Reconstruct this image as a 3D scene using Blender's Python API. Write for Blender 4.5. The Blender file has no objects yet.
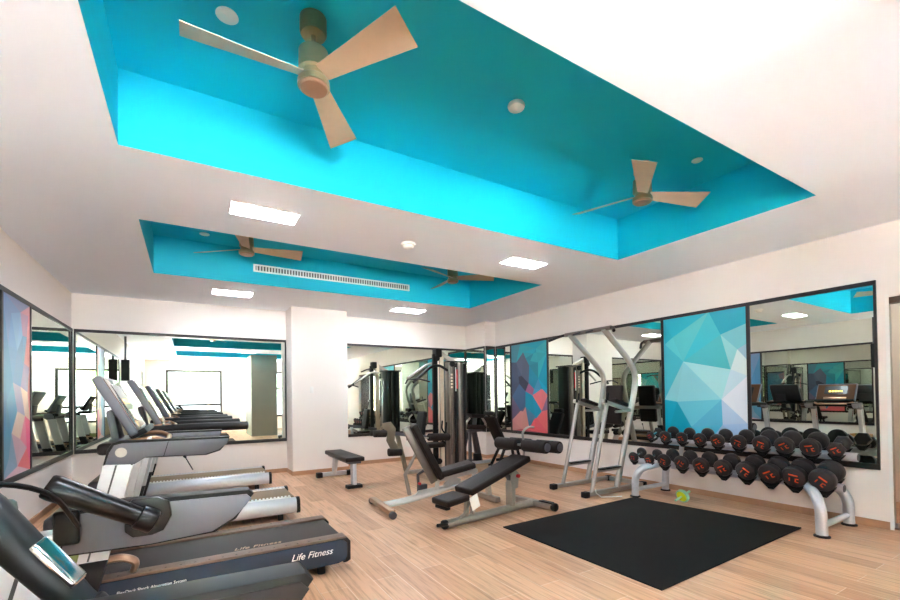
import bpy, bmesh, math, random
from mathutils import Vector, Matrix
from mathutils.geometry import delaunay_2d_cdt
random.seed(7)
PI = math.pi
SC = bpy.context.scene
COL = SC.collection

# ------------------------------------------------------------------ materials
def lin(c):
    return tuple(((v/255.0)/12.92 if v <= 10.3 else (((v/255.0)+.055)/1.055)**2.4) for v in c)
def mat(name, rgb, rough=.5, metal=0.0, emit=0.0, noise=0.0, nscale=40.0, bump=0.0, bscale=80.0, coat=0.0, spec=.5):
    m = bpy.data.materials.new(name); m.use_nodes = True
    nt = m.node_tree; b = nt.nodes['Principled BSDF']
    c = lin(rgb)
    b.inputs['Base Color'].default_value = (*c, 1)
    b.inputs['Roughness'].default_value = rough
    b.inputs['Metallic'].default_value = metal
    b.inputs['Coat Weight'].default_value = coat
    b.inputs['Specular IOR Level'].default_value = spec
    if emit:
        b.inputs['Emission Color'].default_value = (*c, 1); b.inputs['Emission Strength'].default_value = emit
    tc = nt.nodes.new('ShaderNodeTexCoord')
    if noise:
        n = nt.nodes.new('ShaderNodeTexNoise'); n.inputs['Scale'].default_value = nscale; n.inputs['Detail'].default_value = 4
        nt.links.new(tc.outputs['Object'], n.inputs['Vector'])
        mx = nt.nodes.new('ShaderNodeMix'); mx.data_type = 'RGBA'
        mx.inputs['A'].default_value = (*[v*(1-noise) for v in c], 1)
        mx.inputs['B'].default_value = (*[min(1, v*(1+noise)) for v in c], 1)
        nt.links.new(n.outputs['Fac'], mx.inputs['Factor']); nt.links.new(mx.outputs['Result'], b.inputs['Base Color'])
    if bump:
        n2 = nt.nodes.new('ShaderNodeTexNoise'); n2.inputs['Scale'].default_value = bscale; n2.inputs['Detail'].default_value = 3
        nt.links.new(tc.outputs['Object'], n2.inputs['Vector'])
        bp = nt.nodes.new('ShaderNodeBump'); bp.inputs['Strength'].default_value = bump; bp.inputs['Distance'].default_value = .004
        nt.links.new(n2.outputs['Fac'], bp.inputs['Height']); nt.links.new(bp.outputs['Normal'], b.inputs['Normal'])
    return m

M = {}
M['wall'] = mat('wall_paint', (246, 237, 229), .7, noise=.015, nscale=3, bump=.05, bscale=150)
M['ceil'] = mat('ceiling_paint', (246, 248, 252), .75, noise=.012, nscale=2)
M['teal'] = mat('teal_paint', (0, 195, 222), .55, noise=.02, nscale=2)
M['base'] = mat('baseboard_wood', (190, 146, 112), .45, noise=.15, nscale=12)
M['black_frame'] = mat('black_frame', (30, 24, 22), .4)
M['rubber'] = mat('mat_rubber', (15, 14, 13), .8, noise=.25, nscale=6, bump=.3, bscale=300, spec=.25)
M['steel'] = mat('brushed_silver', (176, 170, 163), .33, .7, noise=.04, nscale=30)
M['silver'] = mat('silver_paint', (205, 207, 212), .32, .4, noise=.03, nscale=20)
M['white_paint'] = mat('white_powder', (206, 202, 196), .36, .4)
M['vinyl'] = mat('brown_black_vinyl', (31, 22, 18), .5, noise=.12, nscale=60, bump=.15, bscale=250, spec=.3)
M['foam'] = mat('dark_foam', (33, 23, 18), .8, noise=.15, nscale=90, bump=.3, bscale=300)
M['black'] = mat('black_plastic', (17, 16, 16), .5, spec=.3)
M['gloss_black'] = mat('gloss_black', (14, 12, 11), .32, coat=.1, spec=.35)
M['rub_black'] = mat('black_rubber_head', (50, 46, 45), .42, noise=.15, nscale=60, bump=.1, bscale=200)
M['dkgrey'] = mat('dark_grey_metal', (84, 84, 88), .35, .5)
M['shroud'] = mat('shroud_bronze', (128, 118, 110), .3, .6, noise=.05, nscale=8)
M['shroud_back'] = mat('shroud_back', (34, 42, 38), .4, .2)
M['olive'] = mat('olive_grey', (134, 128, 112), .4, .4)
M['t_dark'] = mat('dark_brown_panel', (34, 28, 27), .5, 0, spec=.3)
M['shroud_dark'] = mat('shroud_dark', (40, 37, 36), .35, .3)
M['grey_panel'] = mat('grey_panel', (104, 104, 113), .38, .25, noise=.05, nscale=8)
M['navy'] = mat('navy_skirt', (52, 66, 86), .22, .3, coat=.3)
M['belt'] = mat('belt', (46, 35, 30), .6, noise=.12, nscale=50)
M['slat'] = mat('slat_belt', (128, 104, 74), .5, noise=.12, nscale=50)
M['rail_brown'] = mat('foot_rail', (112, 86, 70), .5, noise=.1, nscale=40)
M['copper'] = mat('warm_metal', (178, 140, 112), .3, .7)
M['orange'] = mat('orange_print', (238, 84, 36), .5)
M['red'] = mat('red_print', (214, 40, 52), .5)
M['white_print'] = mat('white_print', (240, 240, 240), .5)
M['tag'] = mat('paper_tag', (240, 238, 232), .7)
M['screen'] = mat('console_screen', (96, 66, 50), .16, coat=.5)
M['lime'] = mat('lime_plastic', (224, 232, 20), .4)
M['mint'] = mat('mint_plastic', (150, 208, 170), .4)
M['fan_metal'] = mat('fan_nickel', (176, 160, 126), .32, .75, noise=.03, nscale=30)
M['fan_blade'] = mat('fan_blade', (205, 176, 146), .45, .25, noise=.05, nscale=20)
M['plastic_white'] = mat('white_plastic', (244, 240, 234), .4)
M['vent_dark'] = mat('vent_dark', (120, 116, 110), .6)
M['wood'] = mat('light_wood', (205, 150, 88), .45, noise=.12, nscale=14)
M['shelf'] = mat('shelf_beige', (228, 210, 188), .5)
M['stone'] = mat('grey_cladding', (132, 130, 116), .5, noise=.08, nscale=3)
M['leaf'] = mat('palm_leaf', (112, 146, 78), .6, noise=.25, nscale=5)
M['bark'] = mat('palm_bark', (150, 126, 100), .8, noise=.25, nscale=20)
M['paving'] = mat('terrace_paving', (236, 234, 231), .8, noise=.05, nscale=3)
M['sticker'] = mat('green_sticker', (150, 160, 96), .5)
M['chrome'] = mat('chrome', (210, 210, 210), .12, 1.0)
M['lamp'] = mat('lamp_diffuser', (236, 243, 255), .5, emit=12.0)
M['corridor_fill'] = mat('added_corridor_light', (232, 240, 255), .5, emit=4.0)  # glow of the light panel added to brighten the corridor
M['alu'] = mat('window_alu', (74, 68, 64), .4, .5)
M['disp'] = mat('display_lit', (250, 190, 60), .4, emit=1.5)

def mirror_mat():
    m = bpy.data.materials.new('mirror_glass'); m.use_nodes = True; nt = m.node_tree
    nt.nodes.clear(); o = nt.nodes.new('ShaderNodeOutputMaterial'); g = nt.nodes.new('ShaderNodeBsdfGlossy')
    g.inputs['Roughness'].default_value = 0; g.inputs['Color'].default_value = (.70, .75, .68, 1)
    nt.links.new(g.outputs[0], o.inputs[0]); return m
M['mirror'] = mirror_mat()
def glass_mat(name, tint, refl):
    m = bpy.data.materials.new(name); m.use_nodes = True; nt = m.node_tree
    nt.nodes.clear(); o = nt.nodes.new('ShaderNodeOutputMaterial'); g = nt.nodes.new('ShaderNodeBsdfGlossy')
    g.inputs['Roughness'].default_value = .02
    t = nt.nodes.new('ShaderNodeBsdfTransparent'); t.inputs['Color'].default_value = (*tint, 1)
    f = nt.nodes.new('ShaderNodeFresnel'); f.inputs['IOR'].default_value = refl
    x = nt.nodes.new('ShaderNodeMixShader'); nt.links.new(f.outputs[0], x.inputs[0])
    nt.links.new(t.outputs[0], x.inputs[1]); nt.links.new(g.outputs[0], x.inputs[2]); nt.links.new(x.outputs[0], o.inputs[0])
    return m
M['glass'] = glass_mat('window_glass', (.97, .98, .97), 1.3)
M['door_glass'] = glass_mat('door_glass', (.88, .85, .78), 1.35)

def floor_mat():
    m = bpy.data.materials.new('wood_look_planks'); m.use_nodes = True; nt = m.node_tree; N = nt.nodes; Lk = nt.links
    b = N['Principled BSDF']; tc = N.new('ShaderNodeTexCoord')
    sp = N.new('ShaderNodeSeparateXYZ'); Lk.new(tc.outputs['Object'], sp.inputs[0])
    cb = N.new('ShaderNodeCombineXYZ'); Lk.new(sp.outputs['Y'], cb.inputs['X']); Lk.new(sp.outputs['X'], cb.inputs['Y'])
    br = N.new('ShaderNodeTexBrick'); Lk.new(cb.outputs[0], br.inputs['Vector'])
    br.offset = .37; br.inputs['Scale'].default_value = 1; br.inputs['Brick Width'].default_value = 1.2; br.inputs['Row Height'].default_value = .2
    br.inputs['Mortar Size'].default_value = .0028; br.inputs['Mortar Smooth'].default_value = .3; br.inputs['Bias'].default_value = 0
    br.inputs['Color1'].default_value = (*lin((196, 146, 109)), 1); br.inputs['Color2'].default_value = (*lin((224, 178, 141)), 1)
    br.inputs['Mortar'].default_value = (*lin((232, 200, 172)), 1)
    mp = N.new('ShaderNodeMapping'); mp.inputs['Scale'].default_value = (1.1, 22, 1); Lk.new(cb.outputs[0], mp.inputs['Vector'])
    n = N.new('ShaderNodeTexNoise'); n.inputs['Scale'].default_value = 1.6; n.inputs['Detail'].default_value = 8; n.inputs['Roughness'].default_value = .65
    Lk.new(mp.outputs[0], n.inputs['Vector'])
    rp = N.new('ShaderNodeValToRGB'); rp.color_ramp.elements[0].position = .30; rp.color_ramp.elements[0].color = (.36, .27, .20, 1)
    rp.color_ramp.elements[1].position = .52; rp.color_ramp.elements[1].color = (1, 1, 1, 1); Lk.new(n.outputs['Fac'], rp.inputs[0])
    mx = N.new('ShaderNodeMix'); mx.data_type = 'RGBA'; mx.blend_type = 'MULTIPLY'; mx.inputs['Factor'].default_value = .7
    Lk.new(br.outputs['Color'], mx.inputs['A']); Lk.new(rp.outputs[0], mx.inputs['B'])
    mp2 = N.new('ShaderNodeMapping'); mp2.inputs['Scale'].default_value = (2.2, 9, 1); Lk.new(cb.outputs[0], mp2.inputs['Vector'])
    n2 = N.new('ShaderNodeTexNoise'); n2.inputs['Scale'].default_value = 1.0; n2.inputs['Detail'].default_value = 3; Lk.new(mp2.outputs[0], n2.inputs['Vector'])
    r2 = N.new('ShaderNodeValToRGB'); r2.color_ramp.elements[0].position = .25; r2.color_ramp.elements[0].color = (.62, .5, .4, 1)
    r2.color_ramp.elements[1].position = .38; r2.color_ramp.elements[1].color = (1, 1, 1, 1); Lk.new(n2.outputs['Fac'], r2.inputs[0])
    mx2 = N.new('ShaderNodeMix'); mx2.data_type = 'RGBA'; mx2.blend_type = 'MULTIPLY'; mx2.inputs['Factor'].default_value = .5
    Lk.new(mx.outputs['Result'], mx2.inputs['A']); Lk.new(r2.outputs[0], mx2.inputs['B'])
    Lk.new(mx2.outputs['Result'], b.inputs['Base Color'])
    b.inputs['Roughness'].default_value = .38; b.inputs['Specular IOR Level'].default_value = .45
    bp = N.new('ShaderNodeBump'); bp.inputs['Strength'].default_value = .25; bp.inputs['Distance'].default_value = .002; bp.invert = True
    Lk.new(br.outputs['Fac'], bp.inputs['Height']); Lk.new(bp.outputs[0], b.inputs['Normal'])
    return m
M['floor'] = floor_mat()
def mural_mat():
    m = bpy.data.materials.new('printed_facets'); m.use_nodes = True; nt = m.node_tree
    a = nt.nodes.new('ShaderNodeVertexColor'); a.layer_name = 'Col'
    b = nt.nodes['Principled BSDF']; b.inputs['Roughness'].default_value = .35
    nt.links.new(a.outputs['Color'], b.inputs['Base Color']); return m
M['mural'] = mural_mat()

# ------------------------------------------------------------------ mesh helpers
V = Vector
class MB:
    def __init__(s): s.bm = bmesh.new(); s.T = Matrix.Identity(4)
    def _add(s, verts, faces):
        vs = [s.bm.verts.new(s.T @ V(v)) for v in verts]; out = []
        for f in faces:
            try: out.append(s.bm.faces.new([vs[i] for i in f]))
            except ValueError: pass
        return vs, out
    def box(s, c, d, rot=None, bevel=0.0, seg=2):
        x, y, z = [k/2 for k in d]; R = rot.to_4x4() if rot is not None else Matrix.Identity(4)
        R = Matrix.Translation(V(c)) @ R
        P = [R @ V((a*x, b*y, e*z)) for a in (-1, 1) for b in (-1, 1) for e in (-1, 1)]
        vs, fs = s._add(P, [(0, 1, 3, 2), (4, 6, 7, 5), (0, 4, 5, 1), (2, 3, 7, 6), (0, 2, 6, 4), (1, 5, 7, 3)])
        if bevel:
            es = list({e for f in fs for e in f.edges})
            bmesh.ops.bevel(s.bm, geom=es, offset=bevel, segments=seg, profile=.6, affect='EDGES')
        return s
    def lohi(s, lo, hi, bevel=0.0, seg=2):
        return s.box([(a+b)/2 for a, b in zip(lo, hi)], [abs(b-a) for a, b in zip(lo, hi)], None, bevel, seg)
    def bar(s, p, q, w, h, up=(0, 0, 1), bevel=0.0):
        p, q = V(p), V(q); d = q-p; z = d.normalized(); u = V(up); x = u.cross(z)
        if x.length < 1e-4: x = V((1, 0, 0)).cross(z)
        x.normalize(); y = z.cross(x)
        return s.box((p+q)/2, (w, h, d.length), Matrix((x, y, z)).transposed(), bevel)
    def tube(s, pts, r, seg=12, caps=True, flat=1.0, up=None):
        pts = [V(p) for p in pts]; n = len(pts); rs = r if isinstance(r, (list, tuple)) else [r]*n
        rings = []; nx = None
        for i, p in enumerate(pts):
            t = (pts[min(i+1, n-1)]-pts[max(i-1, 0)]).normalized()
            if nx is None:
                a = V(up) if up else (V((0, 0, 1)) if abs(t.z) < .9 else V((1, 0, 0)))
                nx = (a-t*a.dot(t)).normalized()
            else: nx = (nx-t*nx.dot(t)).normalized()
            ny = t.cross(nx)
            rings.append([p+nx*math.cos(2*PI*k/seg)*rs[i]+ny*math.sin(2*PI*k/seg)*rs[i]*flat for k in range(seg)])
        verts = [v for g in rings for v in g]; faces = []
        for i in range(n-1):
            for k in range(seg):
                a = i*seg+k; b = i*seg+(k+1) % seg; faces.append((a, b, b+seg, a+seg))
        if caps: faces += [tuple(range(seg))[::-1], tuple(range((n-1)*seg, n*seg))]
        s._add(verts, faces); return s
    def cyl(s, p, q, r, seg=20, bev=0.0):
        p, q = V(p), V(q)
        if not bev: return s.tube([p, q], r, seg)
        d = (q-p).normalized()
        return s.tube([p, p+d*bev*.3, p+d*bev, q-d*bev, q-d*bev*.3, q], [r-bev, r-bev*.3, r, r, r-bev*.3, r-bev], seg)
    def prism(s, poly, axis, lo, hi, bevel=0.0):
        def mk(a, b, c): return {'x': (c, a, b), 'y': (a, c, b), 'z': (a, b, c)}[axis]
        n = len(poly); P = [mk(a, b, lo) for a, b in poly]+[mk(a, b, hi) for a, b in poly]
        F = [tuple(range(n)), tuple(range(2*n-1, n-1, -1))]+[(i, i+n, (i+1) % n+n, (i+1) % n) for i in range(n)]
        vs, fs = s._add(P, F)
        bmesh.ops.recalc_face_normals(s.bm, faces=fs)
        if bevel:
            es = [e for e in {e for f in fs[:2] for e in f.edges}]
            bmesh.ops.bevel(s.bm, geom=es, offset=bevel, segments=2, profile=.6, affect='EDGES')
        return s
    def lathe(s, prof, c=(0, 0, 0), R=None, seg=28):
        T = Matrix.Translation(V(c)) @ (R.to_4x4() if R is not None else Matrix.Identity(4)); verts = []; faces = []
        for r, z in prof:
            for k in range(seg): verts.append(T @ V((r*math.cos(2*PI*k/seg), r*math.sin(2*PI*k/seg), z)))
        for i in range(len(prof)-1):
            for k in range(seg):
                a = i*seg+k; b = i*seg+(k+1) % seg; faces.append((a, b, b+seg, a+seg))
        faces += [tuple(range(seg))[::-1], tuple(range((len(prof)-1)*seg, len(prof)*seg))]
        s._add(verts, faces); return s
    def quad(s, *P): s._add(P, [tuple(range(len(P)))]); return s

def fillet(pts, rad, n=5):
    pts = [V(p) for p in pts]; out = [pts[0]]
    for i in range(1, len(pts)-1):
        a, b, c = pts[i-1], pts[i], pts[i+1]
        r1 = min(rad, (a-b).length*.49, (c-b).length*.49); A = b+(a-b).normalized()*r1; C = b+(c-b).normalized()*r1
        for k in range(n+1):
            t = k/n; out.append(A*(1-t)**2+b*2*t*(1-t)+C*t*t)
    return out+[pts[-1]]

WL = {}
def link_mesh(name, mb, m, parent=None, loc=None, angle=38, normals=True):
    """mb is authored in world coordinates; the object's origin goes to loc (or its parent's origin)."""
    me = bpy.data.meshes.new(name); bm = mb.bm
    off = V(WL[parent.name]) if parent is not None else V(loc or (0, 0, 0))
    bmesh.ops.translate(bm, verts=bm.verts, vec=-off)
    if normals: bmesh.ops.recalc_face_normals(bm, faces=bm.faces)
    bm.to_mesh(me); bm.free()
    for p in me.polygons: p.use_smooth = True
    me.set_sharp_from_angle(angle=math.radians(angle))
    me.materials.append(M[m] if isinstance(m, str) else m)
    o = bpy.data.objects.new(name, me); COL.objects.link(o)
    if parent is not None: o.parent = parent
    else: o.location = off
    WL[o.name] = tuple(off)
    return o
part = link_mesh
def tag(o, label, cat, group=None, kind=None):
    if label: o['label'] = label
    if cat: o['category'] = cat
    if group: o['group'] = group
    if kind: o['kind'] = kind
    return o
def thing(name, label, cat, loc, group=None):
    o = bpy.data.objects.new(name, None); COL.objects.link(o); o.location = loc; o.empty_display_size = .1
    WL[o.name] = tuple(loc); return tag(o, label, cat, group)
def struct(name, mb, m, parent=None):
    o = link_mesh(name, mb, m, parent)
    if parent is None: o['kind'] = 'structure'
    return o
def dup(root, delta, label, group=None):
    def cp(o, par):
        c = o.copy(); COL.objects.link(c)
        if par is not None: c.parent = par
        for ch in list(o.children): cp(ch, c)
        return c
    r = cp(root, None); r.location = V(root.location)+V(delta); r['label'] = label
    WL[r.name] = tuple(r.location)
    return r
def text_mesh(name, body, size, m, parent, T, shear=0.0, extrude=.001):
    cu = bpy.data.curves.new(name, 'FONT'); cu.body = body; cu.size = size; cu.shear = shear; cu.extrude = extrude
    ob = bpy.data.objects.new(name, cu); COL.objects.link(ob)
    bpy.context.view_layer.update(); dg = bpy.context.evaluated_depsgraph_get()
    me = bpy.data.meshes.new_from_object(ob.evaluated_get(dg))
    bpy.data.objects.remove(ob); me.transform(Matrix.Translation(-V(WL[parent.name])) @ T)
    me.materials.clear(); me.materials.append(M[m])
    o = bpy.data.objects.new(name, me); COL.objects.link(o); o.parent = parent; return o

# ------------------------------------------------------------------ room dimensions
XL, XR, YB, YR, HC, HT = -1.5525, 6.03, 8.75, -4.3, 3.09, 3.60
ZB, ZT = .59, 2.53
TRAYS = [(-.39, 4.645, 1.53, 3.54), (-.39, 4.63, 4.91, 6.90), (-.39, 4.645, -1.9, .1)]
XC = 7.7

b = MB(); b.lohi((XL-.2, YR-.2, -.1), (XR+.14, YB+.2, 0)).lohi((XR+.14, -.7, -.1), (XC, 2.6, 0)); struct('floor', b, 'floor')
b = MB()
xs = [XL, -.39, 4.6375, XR+.14]; ys = [YR, -1.9, .1, 1.53, 3.54, 4.91, 6.90, YB]
for i in range(3):
    for j in range(7):
        if i == 1 and j in (1, 3, 5): continue
        b.lohi((xs[i], ys[j], HC), (xs[i+1], ys[j+1], HC+.001)) if False else b.quad((xs[i], ys[j], HC), (xs[i], ys[j+1], HC), (xs[i+1], ys[j+1], HC), (xs[i+1], ys[j], HC))
b.quad((XR+.14, -.7, HC), (XR+.14, 2.6, HC), (XC, 2.6, HC), (XC, -.7, HC))
struct('ceiling', b, 'ceil')
for k, (x0, x1, y0, y1) in enumerate(TRAYS):
    x1 = 4.6375; b = MB()
    b.quad((x0, y0, HC), (x1, y0, HC), (x1, y0, HT), (x0, y0, HT)).quad((x0, y1, HC), (x1, y1, HC), (x1, y1, HT), (x0, y1, HT))
    b.quad((x0, y0, HC), (x0, y1, HC), (x0, y1, HT), (x0, y0, HT)).quad((x1, y0, HC), (x1, y1, HC), (x1, y1, HT), (x1, y0, HT))
    b.quad((x0, y0, HT), (x1, y0, HT), (x1, y1, HT), (x0, y1, HT))
    bmesh.ops.remove_doubles(b.bm, verts=b.bm.verts, dist=1e-4)
    struct('ceiling_recess', b, 'teal')
b = MB(); b.lohi((XL-.2, YR-.2, HT+.005), (XR+.14, YB+.2, HT+.12)).lohi((XR+.14, -.7, HT+.005), (XC, 2.6, HT+.12)); struct('roof_slab', b, 'ceil')

# walls
b = MB(); b.lohi((XL-.2, YB, 0), (XR+.14, YB+.2, HT)); struct('wall_back', b, 'wall')
b = MB(); b.lohi((1.61, 8.23, 0), (2.645, YB, HC)); struct('wall_pillar', b, 'wall')
b = MB(); b.lohi((5.738, 7.94, 0), (XR, YB, HC)); struct('column', b, 'wall')
WINL = (-3.4, -2.5, .6, 2.55)
WIN_ADDED = (-4.0, -2.5, 1.0, 2.7)  # added opening in the right wall, lets in daylight to balance the ceiling
b = MB()
b.lohi((XL-.2, WINL[1], 0), (XL, YB, HT)).lohi((XL-.2, YR-.2, 0), (XL, WINL[0], HT))
b.lohi((XL-.2, WINL[0], 0), (XL, WINL[1], WINL[2])).lohi((XL-.2, WINL[0], WINL[3]), (XL, WINL[1], HT))
struct('wall_left', b, 'wall')
DY0, DY1, DZ = .2, 1.455, 2.34
b = MB()
b.lohi((XR, DY1, 0), (XR+.14, YB, HT)).lohi((XR, WIN_ADDED[1], 0), (XR+.14, DY0, HT)).lohi((XR, DY0, DZ), (XR+.14, DY1, HT))
b.lohi((XR, YR-.2, 0), (XR+.14, WIN_ADDED[0], HT)).lohi((XR, WIN_ADDED[0], 0), (XR+.14, WIN_ADDED[1], WIN_ADDED[2])).lohi((XR, WIN_ADDED[0], WIN_ADDED[3]), (XR+.14, WIN_ADDED[1], HT))
struct('wall_right', b, 'wall')
b = MB(); b.lohi((XC-.1, -.6, 0), (XC, 2.5, HT)).lohi((XR+.14, -.7, 0), (XC-.1, -.6, HT)).lohi((XR+.14, 2.5, 0), (XC, 2.6, HT)); struct('wall_corridor', b, 'wall')
W1 = (-.83, 1.27, .57, 2.69); W2 = (3.15, 4.0, .57, 2.69)
b = MB()
b.lohi((XL, YR-.2, 0), (W1[0], YR, HT)).lohi((W1[1], YR-.2, 0), (W2[0], YR, HT)).lohi((W2[1], YR-.2, 0), (XR, YR, HT))
for w in (W1, W2): b.lohi((w[0], YR-.2, 0), (w[1], YR, w[2])).lohi((w[0], YR-.2, w[3]), (w[1], YR, HT))
struct('wall_rear', b, 'wall')
b = MB(); b.lohi((2.02, -2.2, 0), (2.93, -.35, HC)); struct('wall_partition', b, 'stone')

def window(name, axis, w, pos, vert, horiz):
    fr = MB(); gl = MB(); a0, a1, z0, z1 = w
    def bx(mb, p0, p1, q0, q1, t):
        if axis == 'y': mb.lohi((p0, pos-t, q0), (p1, pos+t, q1))
        else: mb.lohi((pos-t, p0, q0), (pos+t, p1, q1))
    f = .08
    bx(fr, a0, a1, z0, z0+f, .03); bx(fr, a0, a1, z1-f, z1, .03); bx(fr, a0, a0+f, z0+f, z1-f, .03); bx(fr, a1-f, a1, z0+f, z1-f, .03)
    for v in vert: bx(fr, v-.03, v+.03, z0+f, z1-f, .028)
    for h in horiz: bx(fr, a0+f, a1-f, h-.04, h+.04, .026)
    o = struct(name, fr, 'alu'); bx(gl, a0+f, a1-f, z0+f, z1-f, .004)
    part('pane', gl, 'glass', o); return o
window('window_1', 'y', W1, YR-.1, [], [1.19])
window('window_2', 'y', W2, YR-.1, [], [1.9])
window('window_3', 'x', WINL, XL-.1, [], [1.2])
window('window_added', 'x', WIN_ADDED, XR+.1, [-3.25], [1.8])  # made-up window behind the camera, evens out the ceiling light

# baseboards
def base(name, lo, hi):
    b = MB(); b.lohi(lo, hi); struct(name, b, 'base')
base('baseboard_back', (XL, YB-.012, 0), (1.61, YB, .075))
base('baseboard_back', (2.645, YB-.012, 0), (5.738, YB, .075))
b = MB(); b.lohi((1.598, 8.218, 0), (2.657, 8.23, .075)).lohi((1.598, 8.23, 0), (1.61, YB-.012, .075)).lohi((2.645, 8.23, 0), (2.657, YB-.012, .075)); struct('baseboard_pillar', b, 'base')
b = MB(); b.lohi((XR-.012, DY1, 0), (XR, 7.928, .075)).lohi((5.726, 7.928, 0), (XR, 7.94, .075)).lohi((5.726, 7.94, 0), (5.738, YB-.012, .075)); struct('baseboard_right', b, 'base')
base('baseboard_left', (XL, WINL[1], 0), (XL+.012, YB-.012, .075))

# glass door
b = MB(); b.lohi((XR+.02, DY0, DZ-.06), (XR+.12, DY1, DZ)).lohi((XR+.04, DY0, 0), (XR+.10, DY1, .012))
d = struct('door_1', b, 'rail_brown')
b = MB(); b.lohi((XR+.064, DY0+.01, .02), (XR+.076, DY1-.012, DZ-.06)); part('pane', b, 'door_glass', d)
b = MB(); b.lohi((XR+.055, DY1-.20, .012), (XR+.085, DY1-.02, .06)); part('door_shoe', b, 'chrome', d)
b = MB(); b.lohi((XR-.004, DY1-.03, 0), (XR, DY1, DZ+.03)).lohi((XR, DY1-.012, 0), (XR+.14, DY1, DZ)); struct('trim_1', b, 'plastic_white')

# ------------------------------------------------------------------ mirrors
def mirror(label, axis, pos, side, a0, a1, left=True, right=True, grp=None):
    """axis = wall normal axis; side = +1/-1 direction into the room; a0..a1 along the wall"""
    zc = (ZB+ZT)/2
    loc = (pos+side*.006, (a0+a1)/2, ZB) if axis == 'x' else ((a0+a1)/2, pos+side*.006, ZB)
    r = thing('wall_mirror', label, 'mirror', loc, grp)
    def bx(mb, p0, p1, q0, q1, d0, d1):
        if axis == 'x': mb.lohi((pos+side*d0, p0, q0), (pos+side*d1, p1, q1))
        else: mb.lohi((p0, pos+side*d0, q0), (p1, pos+side*d1, q1))
    g = MB(); bx(g, a0+.004, a1-.004, ZB+.05, ZT-.035, .002, .010); part('mirror_glass', g, 'mirror', r)
    f = MB(); bx(f, a0, a1, ZT-.045, ZT, .002, .022); bx(f, a0, a1, ZB, ZB+.06, .002, .022)
    if left: bx(f, a0, a0+.022, ZB+.06, ZT-.045, .002, .020)
    if right: bx(f, a1-.022, a1, ZB+.06, ZT-.045, .002, .020)
    part('frame', f, 'black_frame', r)
    return r
mirror('wide black framed wall mirror behind the treadmills on the back wall', 'y', YB, -1, XL+.03, 1.605)
mirror('black framed mirror behind the multi gym, right of the white pillar', 'y', YB, -1, 2.66, 5.73)
mirror('narrow mirror on the side of the corner column beside the multi gym', 'x', 5.738, -1, 7.945, YB-.03)
mirror('slim sliver of mirror on the front of the corner column', 'y', 7.94, -1, 5.742, 6.005)
mirror('narrow mirror between the corner column and the dark blue and pink panel', 'x', XR, -1, 7.374, 7.915)
mirror('mirror behind the dip station, between the two patterned panels', 'x', XR, -1, 3.845, 6.252)
mirror('mirror at the end of the dumbbell rack beside the glass door', 'x', XR, -1, 1.515, 2.704)
mirror('mirror on the left wall in the corner beyond the pink and lilac panel', 'x', XL, 1, 6.668, YB-.03)
mirror('mirror on the left wall in front of the nearer treadmills', 'x', XL, 1, 3.5, 5.79)

# ------------------------------------------------------------------ low-poly printed panels
def mural(label, pos, side, ya, yb, pts, seeds, fine=0):
    """facing side; s runs from ya (s=0) to yb (s=1)"""
    P = [V((0, 0)), V((1, 0)), V((1, 1)), V((0, 1))]+[V((max(0, min(1, s)), max(0, min(1, t)))) for s, t in pts]
    rnd = random.Random(3)
    for _ in range(fine): P.append(V((rnd.random(), rnd.random())))
    res = delaunay_2d_cdt(P, [], [], 0, 1e-4); vs, fs = res[0], res[2]
    r = thing('wall_panel', label, 'panel', (pos+side*.006, (ya+yb)/2, ZB))
    z0, z1 = ZB+.05, ZT-.035
    bm = MB(); d = pos+side*.012; vv = [bm.bm.verts.new((d, ya+(yb-ya)*v.x, z0+(z1-z0)*v.y)) for v in vs]
    lay = bm.bm.loops.layers.float_color.new('Col')
    for f in fs:
        try: F = bm.bm.faces.new([vv[i] for i in f])
        except ValueError: continue
        c = sum((V((vs[i].x, vs[i].y)) for i in f), V((0, 0)))/len(f)
        sd = min(seeds, key=lambda q: (q[0]-c.x)**2+((q[1]-c.y)*1.6)**2)
        j = 1.12+rnd.uniform(-.12, .12)*(1 if fine else .6); col = [min(1, v*j) for v in lin(sd[2])]
        for lp in F.loops: lp[lay] = (*col, 1)
    o = part('printed_sheet', bm, 'mural', r, normals=False)
    bk = MB(); lo, hi = min(ya, yb), max(ya, yb)
    bk.lohi((pos+side*.002, lo, z0), (pos+side*.0115, hi, z1)); part('board', bk, 'black_frame', r)
    f = MB()
    f.lohi((pos+side*.002, lo, ZT-.045), (pos+side*.022, hi, ZT)).lohi((pos+side*.002, lo, ZB), (pos+side*.022, hi, ZB+.06))
    f.lohi((pos+side*.002, lo, ZB+.06), (pos+side*.02, lo+.018, ZT-.045)).lohi((pos+side*.002, hi-.018, ZB+.06), (pos+side*.02, hi, ZT-.045))
    part('frame', f, 'black_frame', r)
P2 = [(0.584, 1), (0.135, .847), (.713, .824), (1, .882), (.889, .709), (.995, .745), (.991, .628), (.268, .653), (.816, .572), (.988, .522), (.03, .8), (.18, .345), (.711, .362), (.014, .362), (.977, .198), (.355, .155), (.718, .183), (.5, 0)]
S2 = [(.2, .93, (30, 186, 205)), (.45, .9, (60, 196, 208)), (.8, .93, (0, 178, 202)), (.9, .8, (120, 200, 208)), (.4, .77, (92, 202, 208)), (.1, .6, (70, 196, 212)),
      (.6, .68, (78, 196, 204)), (.8, .68, (150, 214, 216)), (.95, .7, (165, 200, 216)), (.93, .6, (214, 230, 230)), (.6, .53, (168, 222, 224)), (.35, .45, (146, 216, 224)),
      (.85, .48, (200, 224, 232)), (.9, .35, (226, 230, 238)), (.4, .27, (104, 202, 220)), (.6, .22, (90, 188, 216)), (.8, .22, (186, 206, 228)), (.15, .22, (0, 176, 204)),
      (.2, .06, (0, 168, 200)), (.55, .05, (80, 188, 214)), (.85, .06, (170, 198, 226))]
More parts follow.
